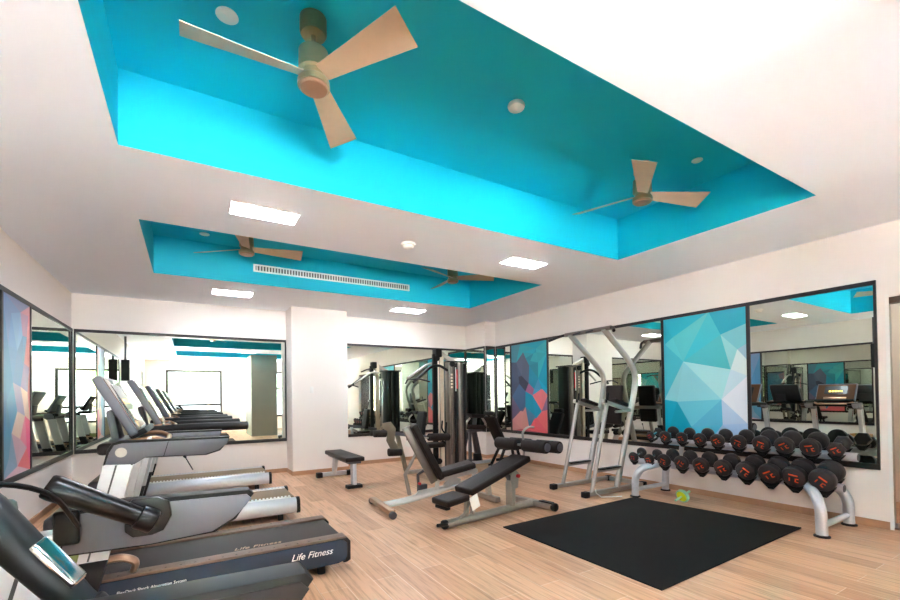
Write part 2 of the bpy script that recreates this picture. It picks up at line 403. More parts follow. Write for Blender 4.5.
mural('large pale turquoise geometric panel above the dumbbell rack', XR, -1, 3.845, 2.704, P2, S2)
P1 = [(.277, .99), (.156, .792), (.426, .83), (.99, .856), (.01, .799), (.759, .766), (.553, .791), (.217, .627), (.307, .633), (.5, .546), (.41, .456), (.023, .399), (.645, .478), (.99, .411), (.6, .41), (.403, .281), (.838, .237), (.99, .255), (.335, .23), (.0, .121), (.653, .186), (.702, .162), (.501, .043), (.36, .9), (.0, .6)]
S1 = [(.1, .9, (60, 130, 150)), (.3, .9, (36, 160, 176)), (.65, .93, (0, 160, 180)), (.7, .84, (40, 176, 186)), (.85, .6, (0, 160, 192)), (.55, .75, (24, 140, 160)), (.38, .7, (84, 92, 116)),
      (.6, .6, (12, 134, 164)), (.12, .65, (70, 84, 110)), (.1, .5, (64, 72, 96)), (.32, .54, (46, 46, 66)), (.25, .47, (62, 62, 88)), (.55, .46, (168, 92, 130)), (.75, .43, (64, 144, 184)),
      (.3, .36, (66, 96, 132)), (.5, .33, (16, 152, 184)), (.65, .26, (20, 150, 184)), (.8, .34, (234, 122, 128)), (.95, .3, (150, 110, 140)), (.18, .26, (110, 92, 120)), (.2, .12, (222, 150, 142)), (.42, .16, (226, 156, 146)),
      (.55, .2, (80, 132, 168)), (.85, .15, (238, 116, 116)), (.62, .08, (240, 104, 110)), (.3, .03, (210, 96, 112)), (.85, .03, (226, 100, 110))]
mural('slim dark blue, teal and coral geometric panel behind the dip station', XR, -1, 7.374, 6.252, P1, S1, 16)
P3 = [(.3, .9), (.62, .93), (.86, .8), (.2, .72), (.5, .7), (.75, .64), (.95, .62), (.35, .52), (.62, .5), (.88, .47), (.15, .42), (.5, .36), (.78, .33), (.97, .3), (.3, .24), (.6, .2), (.85, .14), (.2, .1), (.5, .05), (.7, .8), (.92, .93)]
S3 = [(.15, .9, (112, 146, 190)), (.5, .95, (132, 142, 184)), (.8, .93, (206, 140, 152)), (.95, .85, (226, 130, 142)), (.75, .84, (186, 142, 170)), (.35, .75, (100, 150, 196)), (.6, .78, (122, 168, 204)), (.75, .72, (104, 150, 190)),
      (.95, .72, (228, 150, 150)), (.2, .58, (76, 140, 184)), (.5, .6, (110, 150, 196)), (.8, .56, (170, 142, 180)), (.96, .52, (232, 140, 140)), (.3, .42, (90, 160, 196)), (.6, .42, (176, 160, 184)), (.85, .4, (236, 200, 178)), (.2, .25, (86, 150, 180)),
      (.5, .28, (226, 196, 176)), (.75, .25, (232, 130, 150)), (.95, .22, (236, 90, 130)), (.3, .1, (130, 160, 186)), (.6, .1, (214, 170, 180)), (.85, .08, (238, 110, 110)), (.95, .03, (244, 176, 110))]
mural('pink, lilac and blue geometric panel on the left wall by the treadmills', XL, 1, 5.79, 6.668, P3, S3)

# ------------------------------------------------------------------ ceiling fittings
def lamp(label, x, y, sx=.57, sy=.27, m='lamp'):
    r = thing('ceiling_light', label, 'light', (x, y, HC), 'flat ceiling light panels')
    f = MB(); f.lohi((x-sx/2, y-sy/2, HC-.012), (x+sx/2, y+sy/2, HC-.001), .003); part('rim', f, 'plastic_white', r)
    d = MB(); d.lohi((x-sx/2+.012, y-sy/2+.012, HC-.016), (x+sx/2-.012, y+sy/2-.012, HC-.0125)); part('diffuser', d, m, r)
lamp('rectangular ceiling light between the two blue recesses, on the treadmill side', .60, 4.20)
lamp('rectangular ceiling light between the two blue recesses, on the dumbbell side', 3.65, 4.19)
lamp('rectangular ceiling light beyond the far blue recess, nearer the left wall', .60, 7.60, .57, .34)
lamp('rectangular ceiling light beyond the far blue recess, above the multi gym', 3.66, 7.59, .62, .34)
lamp('added unseen ceiling light over the near end of the room, above the nearest treadmill', .60, .80)  # added above the view to brighten the near floor and treadmills
lamp('added unseen ceiling light over the near end of the room, right of the nearest treadmill', 1.75, .62)  # second added panel, kept out of view, lifts the near floor and walls
lamp('added unseen ceiling light in the corridor beyond the glass door', 6.95, 1.0, .5, .5, 'corridor_fill')  # added out of sight so the corridor behind the glass is lit

def fan(label, x, y, zb, angs, R=.66, group='ceiling fans in the blue recesses'):
    r = thing('ceiling_fan', label, 'fan', (x, y, HT), group)
    b = MB(); b.lathe([(.0, HT), (.075, HT), (.075, HT-.085), (.068, HT-.098), (.03, HT-.102), (.0, HT-.102)], (x, y, 0)); part('canopy', b, 'fan_metal', r)
    b = MB(); b.cyl((x, y, zb+.12), (x, y, HT-.1), .014); part('rod', b, 'fan_metal', r)
    b = MB(); b.lathe([(0, zb+.155), (.06, zb+.155), (.082, zb+.145), (.085, zb+.03), (.07, zb+.02), (.07, zb-.012), (.085, zb-.02), (.09, zb-.03), (.09, zb-.06), (.0, zb-.06)], (x, y, 0)); mo = part('motor', b, 'fan_metal', r)
    b = MB(); b.lathe([(0, zb-.058), (.082, zb-.058), (.082, zb-.066), (.074, zb-.074), (0, zb-.077)], (x, y, 0)); part('cap', b, 'copper', mo)
    for a in angs:
        a = math.radians(a); u = V((math.cos(a), math.sin(a), 0)); w = V((-u.y, u.x, 0)); tl = math.radians(-19)
        n = w*math.cos(tl)+V((0, 0, 1))*math.sin(tl); up = u.cross(n); c = V((x, y, zb))
        L = [(.065, .048), (.3, .068), (R, .102)]; vs = []; th = .005
        bm = MB()
        for i in range(2):
            (r0, h0), (r1, h1) = L[i], L[i+1]
            P = [c+u*r0-n*h0, c+u*r1-n*h1, c+u*r1+n*h1, c+u*r0+n*h0]
            Q = [p+up*th for p in P]
            bm._add([*P, *Q], [(0, 1, 2, 3), (7, 6, 5, 4), (0, 4, 5, 1), (2, 6, 7, 3)]+([(1, 5, 6, 2)] if i == 1 else [(0, 3, 7, 4)]))
        bmesh.ops.remove_doubles(bm.bm, verts=bm.bm.verts, dist=1e-5)
        part('blade', bm, 'fan_blade', r)
    return r
fan('champagne ceiling fan nearest the camera, over the treadmills in the near blue recess', .63, 2.52, 3.26, (180, 58, -61))
fan('champagne ceiling fan over the dumbbell side of the near blue recess', 3.73, 2.56, 3.30, (110, 216, -21))
fan('champagne ceiling fan on the left in the far blue recess, above the air vent', .63, 5.92, 3.28, (140, -5, 257))
fan('champagne ceiling fan on the right in the far blue recess', 3.62, 5.86, 3.29, (85, 203, -33))

def puck(name, label, cat, x, y, z, prof, m='plastic_white', group=None):
    b = MB(); b.lathe([(r, z-d) for r, d in prof], (x, y, 0))
    o = link_mesh(name, b, m, None, (x, y, z)); tag(o, label, cat, group); return o
puck('smoke_detector', 'white smoke detector on the ceiling strip between the blue recesses', 'smoke detector', 2.07, 4.27, HC, [(0, .0), (.075, 0), (.08, .012), (.078, .024), (.055, .03), (.06, .036), (.052, .055), (.03, .062), (0, .064)])
puck('smoke_detector', 'white smoke detector in the middle of the near blue recess', 'smoke detector', 2.13, 2.5, HT, [(0, 0), (.06, 0), (.065, .014), (.06, .03), (.035, .045), (0, .048)])
sp = [(0, 0), (.058, 0), (.06, .006), (.05, .012), (0, .013)]
puck('recessed_spotlight', 'small white round fitting left of the nearest fan', 'ceiling fitting', .20, 2.74, HT, sp)
puck('recessed_spotlight', 'small white round fitting right of the dumbbell side fan', 'ceiling fitting', 4.12, 2.25, HT, [(r*.8, d) for r, d in sp])
puck('recessed_spotlight', 'small white round fitting beside the left fan of the far recess', 'ceiling fitting', .19, 6.55, HT, sp)
b = MB()
# air vent on the far face of the second recess
vy = 6.9; r = thing('air_vent', 'long white air vent slot on the far face of the far blue recess', 'vent', (2.08, vy, 3.28))
f = MB(); x0, x1, z0, z1 = .82, 3.35, 3.275, 3.385
f.lohi((x0, vy-.02, z0), (x1, vy-.001, z0+.02)).lohi((x0, vy-.02, z1-.02), (x1, vy-.001, z1)).lohi((x0, vy-.02, z0+.02), (x0+.03, vy-.001, z1-.02)).lohi((x1-.03, vy-.02, z0+.02), (x1, vy-.001, z1-.02))
part('frame', f, 'plastic_white', r)
f = MB(); f.lohi((x0+.03, vy-.006, z0+.02), (x1-.03, vy-.001, z1-.02)); part('duct', f, 'vent_dark', r)
f = MB()
for k in range(60):
    xx = x0+.05+k*(x1-x0-.1)/59; f.box((xx, vy-.012, (z0+z1)/2), (.012, .01, z1-z0-.04), Matrix.Rotation(.5, 3, 'Z'))
part('louvre', f, 'plastic_white', r)
b = MB(); b.lohi((1.93, 8.222, 1.50), (1.99, 8.229, 1.62), .003); o = link_mesh('wall_switch', b, 'plastic_white', None, (1.96, 8.229, 1.5)); tag(o, 'small white switch plate on the front of the white pillar', 'switch')

# ------------------------------------------------------------------ floor mat and ab wheel
b = MB(); b.prism([(2.845, 3.66), (2.86, 1.87), (5.35, 1.95), (5.13, 3.73)], 'z', .001, .014, .003)
o = link_mesh('floor_mat', b, 'rubber', None, (4.05, 2.8, 0)); tag(o, 'large square black rubber mat on the wooden floor', 'mat')
c = V((5.40, 3.22, .088)); ax = V((.90, -.10, .30)).normalized()
R = ax.to_track_quat('Z', 'Y').to_matrix()
r = thing('ab_wheel', 'small lime yellow exercise wheel with mint handles leaning by the mat', 'exercise wheel', (c.x, c.y, 0))
b = MB(); b.lathe([(0, -.016), (.055, -.016), (.072, -.022), (.082, -.02), (.086, 0), (.082, .02), (.072, .022), (.055, .016), (0, .016)], c, R); part('wheel', b, 'mint', r)
b = MB(); b.lathe([(.02, -.024), (.066, -.024), (.066, .024), (.02, .024)], c, R); part('hub_disc', b, 'lime', r)
for s in (-1, 1):
    b = MB(); b.tube([c+ax*s*.02, c+ax*s*.06, c+ax*s*.065, c+ax*s*.14, c+ax*s*.145], [.010, .010, .013, .015, .011], 12); part('handle', b, 'mint', r)

# ------------------------------------------------------------------ dumbbell rack
r = thing('dumbbell_rack', 'two tier silver dumbbell rack along the right wall, full of black dumbbells', 'rack', (5.55, 2.75, 0))
XF, XB = 5.21, 5.90
for s, yf in ((1, 1.735), (-1, 3.77)):
    for x in (XF, XB):
        b = MB(); pts = fillet([(x, yf, .012), (x, yf+s*.005, .27), (x+.05*(1 if x == XF else -1), yf+s*.06, .385), (x+(.22 if x == XF else -.14), yf+s*.20, .45 if x == XF else .60)], .12, 6)
        b.tube(pts, .048, 16); part('leg', b, 'silver', r)
        f = MB(); f.lathe([(0, 0), (.066, 0), (.066, .012), (.05, .02), (0, .02)], (x, yf, 0)); part('foot', f, 'black', r)
    b = MB(); b.tube([(XF, yf+s*.01, .10), (XB, yf+s*.01, .10)], .03, 14); part('crossbar', b, 'silver', r)
for nm, x, z, ya, yb in (('lower_rail', 5.44, .452, 1.63, 3.90), ('upper_rail', 5.72, .735, 1.60, 3.86)):
    b = MB(); b.tube([(x, ya, z), (x, yb, z)], .044, 18); o = part(nm, b, 'silver', r)
    for yy in (ya, yb):
        e = MB(); e.cyl((x, yy-.004, z), (x, yy+.004, z), .036); e.cyl((x, yy-.006, z), (x, yy+.006, z), .012); part('end_cap', e, 'dkgrey', o)
for yy in (2.05, 3.45):
    b = MB(); b.tube(fillet([(5.46, yy, .46), (5.76, yy, .52), (5.80, yy, .72)], .1, 5), .03, 12); part('upright', b, 'silver', r)
LOW = [(3.87, .07), (3.63, .07), (3.42, .087), (3.185, .09), (2.945, .094), (2.69, .097), (2.445, .104), (2.215, .108), (1.995, .110), (1.765, .112)]
UPP = [(3.75, .062), (3.535, .078), (3.305, .076), (3.07, .08), (2.855, .082), (2.62, .086), (2.38, .092), (2.16, .094), (1.93, .094), (1.72, .08)]
ORD = ['first', 'second', 'third', 'fourth', 'fifth', 'sixth', 'seventh', 'eighth', 'ninth', 'tenth']
tilt = math.radians(16); axd = V((math.cos(tilt), 0, math.sin(tilt))); upd = V((-math.sin(tilt), 0, math.cos(tilt)))
def dumbbell(label, c, rad, rail, ang, red=False, hexa=False):
    t = thing('dumbbell', label, 'dumbbell', tuple(c), 'black dumbbells on the rack')
    R = Matrix((V((0, 1, 0)), upd*-1, axd)).transposed()
    if R.determinant() < 0: R = Matrix((V((0, -1, 0)), upd*-1, axd)).transposed()
    h = rad*.78; gap = .135; sg = 6 if hexa else 26
    c = V(c)
    for k, d in ((0, 0), (1, h+gap)):
        b = MB(); b.lathe([(0, 0), (rad*.70, 0), (rad*.74, .003), (rad*.90, .006), (rad*.985, .018), (rad, .03), (rad, h-.03), (rad*.985, h-.018), (rad*.9, h-.004), (rad*.5, h), (0, h)], c+axd*d, R, sg)
        hd = part('head', b, 'rub_black', t)
        if k == 0:
            bm = MB(); bm.T = Matrix.Translation(c-axd*.001) @ R.to_4x4() @ Matrix.Rotation(ang, 4, 'Z')
            bm.box((0, -rad*.26, 0), (rad*.72, rad*.13, .002)); 
            for j, q in enumerate((-.26, .2)):
                bm.box((q*rad, rad*.2, 0), (rad*.10, rad*.34, .002))
                if j: bm.box((q*rad+rad*.14, rad*.05, 0), (rad*.2, rad*.08, .002)).box((q*rad+rad*.14, rad*.36, 0), (rad*.2, rad*.08, .002))
            part('emblem', bm, 'red' if red else 'orange', hd)
    b = MB(); b.tube([c+axd*(h-.005), c+axd*(h+.02), c+axd*(h+gap/2), c+axd*(h+gap-.02), c+axd*(h+gap+.005)], [.022, .015, .018, .015, .022], 14); part('handle', b, 'chrome', t)
for row, rail, xf, zc in ((LOW, 'lower', 5.30, .50), (UPP, 'upper', 5.52, .795)):
    for i, (y, rad) in enumerate(row):
        c = V((xf, y, zc+rad*.15))
        lab = 'black round dumbbell, %s from the dip station end on the %s rail' % (ORD[i], rail)
        if i == 9: lab = 'black round dumbbell, last towards the glass door on the %s rail' % rail
        if i == 0: lab = 'small black dumbbell with red mark, nearest the dip station on the %s rail' % rail
        if rail == 'upper' and i == 9: lab = 'black hexagonal dumbbell with orange mark at the door end of the upper rail'
        dumbbell(lab, c, rad, rail, random.choice((-.5, -.2, .15, .4, .7, -.9)), red=(i == 0), hexa=(rail == 'upper' and i in (0, 9)))
        # cradle under each head: belongs to the rack
        h = rad*.78
        s_ = MB(); s_.T = Matrix.Translation(c) @ Matrix((axd, V((0, 1, 0)), upd)).transposed().to_4x4()
        for d in (.012, h+.135+.012):
            w = rad*.86; pl = [(-w, -rad*.62), (-w*.9, -rad*.85), (-w*.25, -rad*1.55), (w*.25, -rad*1.55), (w*.9, -rad*.85), (w, -rad*.62), (w*.55, -rad*.86), (0, -rad*1.005), (-w*.55, -rad*.86)]
            s_.prism([(p[0], p[1]-.002) for p in pl], 'x', d, d+h-.024)
        s_.box((h+.06, 0, -rad*1.35), (h*2+.12, rad*.5, .02))
        part('cradle', s_, 'black', r)

# ------------------------------------------------------------------ dip station / power tower
r = thing('dip_station', 'tall silver dip and pull up station with slanted posts by the mirror', 'exercise station', (5.2, 4.4, 0))
for y, dx in ((4.72, .10), (4.09, 0.0)):
    b = MB(); b.bar((4.60+dx*.3, y, .045), (5.86, y, .045), .06, .06, bevel=.008); part('base_rail', b, 'steel', r)
    e = MB(); e.lohi((4.545+dx*.3, y-.045, .001), (4.64+dx*.3, y+.045, .085), .02); part('end_foot', e, 'black', r)
    e = MB(); e.lohi((5.80, y-.045, .001), (5.88, y+.045, .085), .02); part('end_foot', e, 'black', r)
    b = MB(); b.tube([(4.72+dx, y, .07), (5.065+dx, y, 1.285)], .028, 14, flat=1.0); part('front_post', b, 'steel', r)
    pts = fillet([(5.24+dx*1.2, y, .075), (5.67+dx*.8, y, 1.42), (5.72+dx*.7, y, 1.70), (5.56, y, 1.90), (5.02, y, 2.325)], .16, 6)
    b = MB(); b.tube(pts, .045, 16, flat=.85); part('rear_post', b, 'steel', r)
    b = MB(); b.bar((4.98+dx, y, 1.305), (5.62+dx*.8, y, 1.145), .04, .055, bevel=.008); part('arm', b, 'steel', r)
    b = MB(); b.lohi((5.0+dx, y-.03, 1.28), (5.04+dx, y+.03, 1.33), .01); part('arm_end', b, 'black', r)
    p = MB(); p.bar((5.20+dx, y+.02, 1.32), (5.50+dx, y+.02, 1.235), .11, .055, bevel=.02); part('arm_pad', p, 'vinyl', r)
    b = MB(); b.tube([(5.07+dx, y, 1.29), (5.09+dx, y, 1.42)], .016, 12); part('hand_grip', b, 'black', r)
    b = MB(); b.tube([(5.22+dx, y-.02, 1.15), (5.55+dx, y-.02, 1.15)], .018, 12); part('dip_bar', b, 'steel', r)
    b = MB(); b.bar((4.82+dx, y, .335), (5.33+dx, y, .335), .05, .03, bevel=.005); st_ = part('step', b, 'steel', r)
    b = MB(); b.bar((4.86+dx, y, .36), (5.30+dx, y, .36), .085, .02, bevel=.006); part('step_tread', b, 'black', st_)
b = MB(); b.bar((5.84, 4.09, .045), (5.84, 4.72, .045), .06, .06); part('crossbar', b, 'steel', r)
b = MB(); b.bar((5.62, 4.09, 1.18), (5.70, 4.72, 1.18), .05, .05); part('crossbar', b, 'steel', r)
b = MB(); b.tube([(5.04, 3.98, 2.33), (5.04, 4.83, 2.33)], .032, 12); part('pull_up_bar', b, 'shroud', r)
for y, dy in ((4.80, .16), (4.02, -.16)):
    b = MB(); b.tube(fillet([(5.06, y, 2.335), (5.0, y+dy*.7, 2.32), (4.86, y+dy*1.4, 2.25)], .06), .022, 12); g = part('wide_grip', b, 'black', r)
for y in (4.28, 4.52):
    b = MB(); b.tube([(5.04, y, 2.335), (4.88, y, 2.29)], .016, 10); part('narrow_grip', b, 'dkgrey', r)
b = MB(); b.box((5.60, 4.40, 1.24), (.07, .29, .60), Matrix.Rotation(math.radians(6), 3, 'Y'), .03, 3); part('back_pad', b, 'vinyl', r)
b = MB(); b.tube([(4.74, 4.045, .11), (4.735, 4.03, .06), (4.78, 3.98, .008), (4.95, 3.90, .007), (5.05, 3.86, .007)], .006, 6); part('tie_strap', b, 'tag', r)

# ------------------------------------------------------------------ decline / ab bench
u = V((math.cos(math.radians(8)), math.sin(math.radians(8)), 0)); w = V((-u.y, u.x, 0)); Z = V((0, 0, 1)); O = V((2.30, 3.96, 0))
def ab(a, s, z): return O+u*a+w*s+Z*z
r = thing('decline_bench', 'silver decline ab bench with dark foam rollers, beside the black mat', 'bench', tuple(ab(.7, 0, 0)))
b = MB(); b.tube([ab(.02, 0, .05), ab(1.42, 0, .05)], .045, 16); part('base_beam', b, 'steel', r)
b = MB(); b.cyl(ab(-.02, 0, .05), ab(.03, 0, .05), .048, 16, .008); part('beam_cap', b, 'black', r)
b = MB(); b.bar(ab(1.43, -.32, .05), ab(1.43, .34, .05), .09, .07, bevel=.015); cr = part('foot_crossbar', b, 'steel', r)
for s in (-.33, .35):
    e = MB(); e.cyl(ab(1.43, s-.03, .05), ab(1.43, s+.03, .05), .05, 16, .01); part('foot_cap', e, 'black', cr)
b = MB(); b.bar(ab(1.43, -.30, .094), ab(1.43, -.12, .094), .07, .012); part('foot_grip', b, 'black', cr)
for a, zt in ((.30, .30), (.40, .30)):
    b = MB(); b.bar(ab(a, .0, .08), ab(a+.03, 0, zt), .05, .035, up=u); part('front_post', b, 'steel', r)
b = MB(); b.bar(ab(1.02, 0, .08), ab(1.02, 0, .36), .11, .06, up=u, bevel=.01); ps = part('adjust_post', b, 'steel', r)
b = MB(); b.prism([(0, 0), (.13, .03), (.15, .2), (.10, .24), (.02, .2)], 'y', -.04, .04); bmesh.ops.transform(b.bm, matrix=Matrix.Translation(ab(.98, 0, .26)) @ Matrix.Rotation(math.radians(8), 4, 'Z'), verts=b.bm.verts); part('bracket', b, 'steel', ps)
b = MB(); b.cyl(ab(1.10, -.07, .43), ab(1.10, -.035, .43), .022); part('knob', b, 'red', ps)
b = MB(); b.bar(ab(1.04, 0, .36), ab(.92, 0, .50), .05, .04); part('strut', b, 'dkgrey', r)
def pad(a0, z0, a1, z1, wd, th, nm, par=r, m='vinyl'):
    p = MB(); P, Q = ab(a0, 0, z0), ab(a1, 0, z1); d = (Q-P).normalized(); n = d.cross(w)*-1
    if n.z < 0: n = -n
    Rm = Matrix((d, w, n)).transposed(); p.box((P+Q)/2+n*th/2, ((Q-P).length, wd, th), Rm, .025, 3); return part(nm, p, m, par)
pad(-.06, .255, .25, .285, .29, .07, 'seat')
pad(.275, .325, 1.24, .60, .30, .075, 'back_pad')
b = MB(); b.bar(ab(.18, 0, .28), ab(1.34, 0, .60), .05, .04); part('pad_frame', b, 'steel', r)
b = MB(); b.tube(fillet([ab(1.26, 0, .57), ab(1.28, 0, .80), ab(1.24, 0, .95), ab(1.34, -.02, 1.01), ab(1.40, -.06, 1.0)], .06), .014, 12); part('hook_handle', b, 'steel', r)
b = MB(); b.cyl(ab(1.22, -.40, .79), ab(1.22, .42, .79), .014); b.cyl(ab(1.46, -.40, .77), ab(1.46, .42, .77), .014); b.bar(ab(1.22, 0, .79), ab(1.46, 0, .77), .04, .04); part('roller_axle', b, 'steel', r)
for a, z in ((1.22, .79), (1.46, .77)):
    for s0, s1 in ((-.40, -.05), (.05, .40)):
        b = MB(); b.cyl(ab(a, s0, z), ab(a, s1, z), .075, 22, .012); ro = part('foam_roller', b, 'foam', r)
        e = MB(); q = s0 if s0 < 0 else s1; sg = -1 if s0 < 0 else 1
        e.cyl(ab(a, q+sg*.001, z), ab(a, q+sg*.012, z), .05, 18); part('roller_cap', e, 'grey_panel', ro)
b = MB(); b.tube(fillet([ab(.34, -.05, .25), ab(.20, -.10, .15), ab(.02, -.12, .09), ab(-.06, -.12, .09)], .05), .013, 10); hl = part('lever', b, 'steel', r)
b = MB(); b.tube([ab(-.06, -.12, .09), ab(-.19, -.13, .105)], .018, 10); part('lever_grip', b, 'black', hl)
b = MB(); b.box(ab(.31, -.14, .26), (.12, .002, .15), Matrix.Rotation(math.radians(8), 3, 'Z') @ Matrix.Rotation(math.radians(-18), 3, 'Y')); b.tube([ab(.31, -.13, .32), ab(.31, -.04, .34)], .002, 5); part('paper_tag', b, 'tag', r)
b = MB(); b.bar(ab(-.02, -.1, .238), ab(-.02, .1, .238), .06, .04, bevel=.015); part('seat_bumper', b, 'black', r)

# ------------------------------------------------------------------ incline bench
r = thing('incline_bench', 'silver incline bench with raised dark backrest and wheels, left of the ab bench', 'bench', (2.6, 4.9, 0))
A0, A1 = V((2.03, 5.02, .07)), V((3.46, 4.72, .30)); ud = (A1-A0); ud.z = 0; ud.normalize(); wd = V((-ud.y, ud.x, 0))
b = MB(); b.bar(V((2.05, 5.40, .07)), V((2.0, 4.63, .07)), .08, .06, bevel=.012); fc = part('front_crossbar', b, 'copper', r)
for p in ((2.055, 5.42), (1.995, 4.61)):
    e = MB(); e.cyl((p[0], p[1]-.03, .045), (p[0], p[1]+.03, .045), .044, 18, .01); part('wheel', e, 'dkgrey', fc)
for sg in (-.055, .055):
    b = MB(); b.tube(fillet([A0+wd*sg, A0+ud*.35+wd*sg+Z*.035, A0+ud*.75+wd*sg+Z*.13, A1+wd*sg+Z*.02], .2), .028, 12, flat=.8); part('side_frame', b, 'white_paint', r)
b = MB(); b.prism([(0, 0), (.55, .03), (.62, .16), (.46, .22), (.38, .09), (.05, .05)], 'y', -.02, .02); bmesh.ops.transform(b.bm, matrix=Matrix.Translation(A0+ud*.42+Z*.09) @ Matrix.Rotation(math.atan2(ud.y, ud.x), 4, 'Z'), verts=b.bm.verts); part('gusset', b, 'white_paint', r)
b = MB(); b.bar(A1+V((-.05, 0, .04)), V((A1.x-.02, A1.y, .06)), .06, .06); part('rear_leg', b, 'white_paint', r)
b = MB(); b.bar(V((A1.x-.02, A1.y-.20, .045)), V((A1.x-.02, A1.y+.22, .045)), .08, .07, bevel=.015); part('rear_foot', b, 'steel', r)
def padb(P, Q, wdth, th, nm, m='vinyl'):
    P, Q = V(P), V(Q); d = (Q-P).normalized(); n = d.cross(wd)
    if n.z < 0: n = -n
    p = MB(); p.box((P+Q)/2+n*th/2, ((Q-P).length, wdth, th), Matrix((d, wd, n)).transposed(), .028, 3); return part(nm, p, m, r)
bp = padb((2.72, 4.86, .34), (2.37, 4.94, 1.03), .29, .085, 'backrest')
f = MB(); f.bar(V((2.70, 4.865, .31)), V((2.335, 4.945, 1.03)), .13, .05, up=wd, bevel=.02); part('backrest_frame', f, 'shroud', bp)
padb((2.74, 4.85, .375), (3.20, 4.75, .47), .30, .08, 'seat')
f = MB(); f.bar(V((2.72, 4.85, .335)), V((3.26, 4.74, .42)), .06, .05); part('seat_frame', f, 'white_paint', r)
f = MB(); f.bar(A1+V((-.25, .05, -.02)), V((3.24, 4.75, .42)), .05, .05); f.bar(A0+ud*.7+Z*.12, V((2.74, 4.86, .35)), .06, .05); part('seat_post', f, 'white_paint', r)
f = MB(); f.tube([A0+ud*.36+Z*.09+wd*.04, V((2.34, 5.0, .42)), V((2.50, 4.94, .74))], [.026, .024, .016], 12); part('strut', f, 'steel', r)
f = MB(); f.tube([V((2.54, 5.02, .20)), V((2.52, 5.0, .40)), V((2.60, 4.96, .46))], .018, 10); f.lohi((2.50, 4.93, .18), (2.62, 5.0, .28), .01); part('adjuster', f, 'dkgrey', r)
f = MB(); f.cyl(V((3.42, 4.66, .40)), V((3.54, 4.62, .40)), .02); f.bar(A1, V((3.46, 4.70, .46)), .04, .04); part('spotter_grip', f, 'steel', r)
f = MB(); f.cyl(V((2.5, 4.93, .30)), V((2.5, 4.90, .30)), .018); part('knob', f, 'red', r)

# ------------------------------------------------------------------ flat bench
r = thing('flat_bench', 'small flat bench with dark pad and silver legs in front of the white pillar', 'bench', (2.2, 7.1, 0))
b = MB(); b.box((2.20, 7.10, .445), (.30, 1.22, .07), None, .022, 3); part('pad', b, 'vinyl', r)
b = MB(); b.lohi((2.10, 6.52, .375), (2.30, 7.68, .41), .01); part('pad_frame', b, 'dkgrey', r)
b = MB(); b.bar((2.19, 6.56, .05), (2.20, 6.60, .375), .14, .06, up=(1, 0, 0), bevel=.012); lg = part('leg', b, 'silver', r)
e = MB(); e.cyl((2.19, 6.532, .22), (2.19, 6.524, .22), .014); part('emblem', e, 'red', lg)
b = MB(); b.lohi((2.07, 6.48, .001), (2.31, 6.62, .055), .015); part('foot', b, 'black', r)
b = MB(); b.bar((2.22, 7.72, .08), (2.22, 7.62, .375), .14, .06, up=(1, 0, 0), bevel=.012); part('leg', b, 'silver', r)
b = MB(); b.bar((1.95, 7.74, .05), (2.50, 7.74, .05), .08, .07, bevel=.01); fb = part('crossbar', b, 'silver', r)
for x in (1.96, 2.49):
    e = MB(); e.lohi((x-.05, 7.68, .001), (x+.05, 7.80, .09), .015); part('foot_cap', e, 'black', fb)

# ------------------------------------------------------------------ multi gym
r = thing('multi_gym', 'tall multi station gym with bronze weight tower and cables, before the corner mirror', 'gym machine', (4.3, 7.2, 0))
b = MB(); prof = []
for k in range(2):
    cx = 4.295+.21*k
    for q in range(9): prof.append((cx-.07*math.cos(PI*q/8), 7.09-.06*math.sin(PI*q/8)))
prof += [(4.575, 7.16), (4.225, 7.16)]
b.prism(prof, 'z', .06, 2.05); tw = part('weight_tower', b, 'shroud', r)
e = MB(); e.lohi((4.366, 7.05, .07), (4.434, 7.10, 2.04)); e.lohi((4.575, 7.06, .07), (4.62, 7.20, 2.04)); part('groove', e, 'shroud_dark', tw)
e = MB(); prof = [(4.60, 7.16), (4.225, 7.16)]
for k in range(3):
    cx = 4.285+.125*k
    for q in range(7): prof.append((cx-.06*math.cos(PI*q/6), 7.38+.05*math.sin(PI*q/6)))
e.prism(prof, 'z', .06, 2.05); part('rear_shroud', e, 'shroud_back', tw)
e = MB(); e.lohi((4.375, 7.044, 1.50), (4.400, 7.052, 1.96)); part('white_strip', e, 'white_print', tw)
e = MB(); e.lohi((4.402, 7.043, 1.55), (4.432, 7.052, 1.92)); part('red_strip', e, 'red', tw)
e = MB()
for k in range(5): e.lohi((4.265, 7.026, 1.56+.06*k), (4.315, 7.034, 1.595+.06*k))
part('emblem', e, 'shelf', tw)
e = MB(); e.lohi((4.20, 7.0, .001), (4.66, 7.45, .06), .01).lohi((4.21, 7.02, 2.05), (4.63, 7.43, 2.08), .008); part('tower_cap', e, 'shroud_dark', tw)
b = MB(); b.bar((4.10, 7.12, .05), (4.10, 7.12, 2.25), .10, .08, bevel=.01); part('main_upright', b, 'shelf', r)
b = MB(); b.bar((3.96, 7.10, .05), (3.96, 7.10, 2.20), .06, .09, bevel=.008); part('rear_upright', b, 'black', r)
b = MB(); b.bar((4.00, 7.10, 2.27), (4.42, 7.12, 2.04), .08, .08, bevel=.01); part('top_boom', b, 'steel', r)
b = MB(); b.lohi((3.95, 7.02, 2.14), (4.08, 7.18, 2.30), .02); part('boom_bracket', b, 'black', r)
for p in ((3.98, 7.04, 2.12), (4.30, 7.02, 2.02), (4.06, 7.0, .52), (3.98, 7.0, .20)):
    e = MB(); e.lathe([(0, -.02), (.05, -.02), (.055, -.012), (.04, 0), (.055, .012), (.05, .02), (0, .02)], p, Matrix.Rotation(PI/2, 3, 'X')); part('pulley', e, 'black', r)
b = MB(); b.tube([(4.02, 7.02, .25), (4.02, 7.02, 2.12)], .005, 6); b.tube([(4.25, 7.0, .3), (4.25, 7.0, 2.0)], .004, 6); part('cable', b, 'black', r)
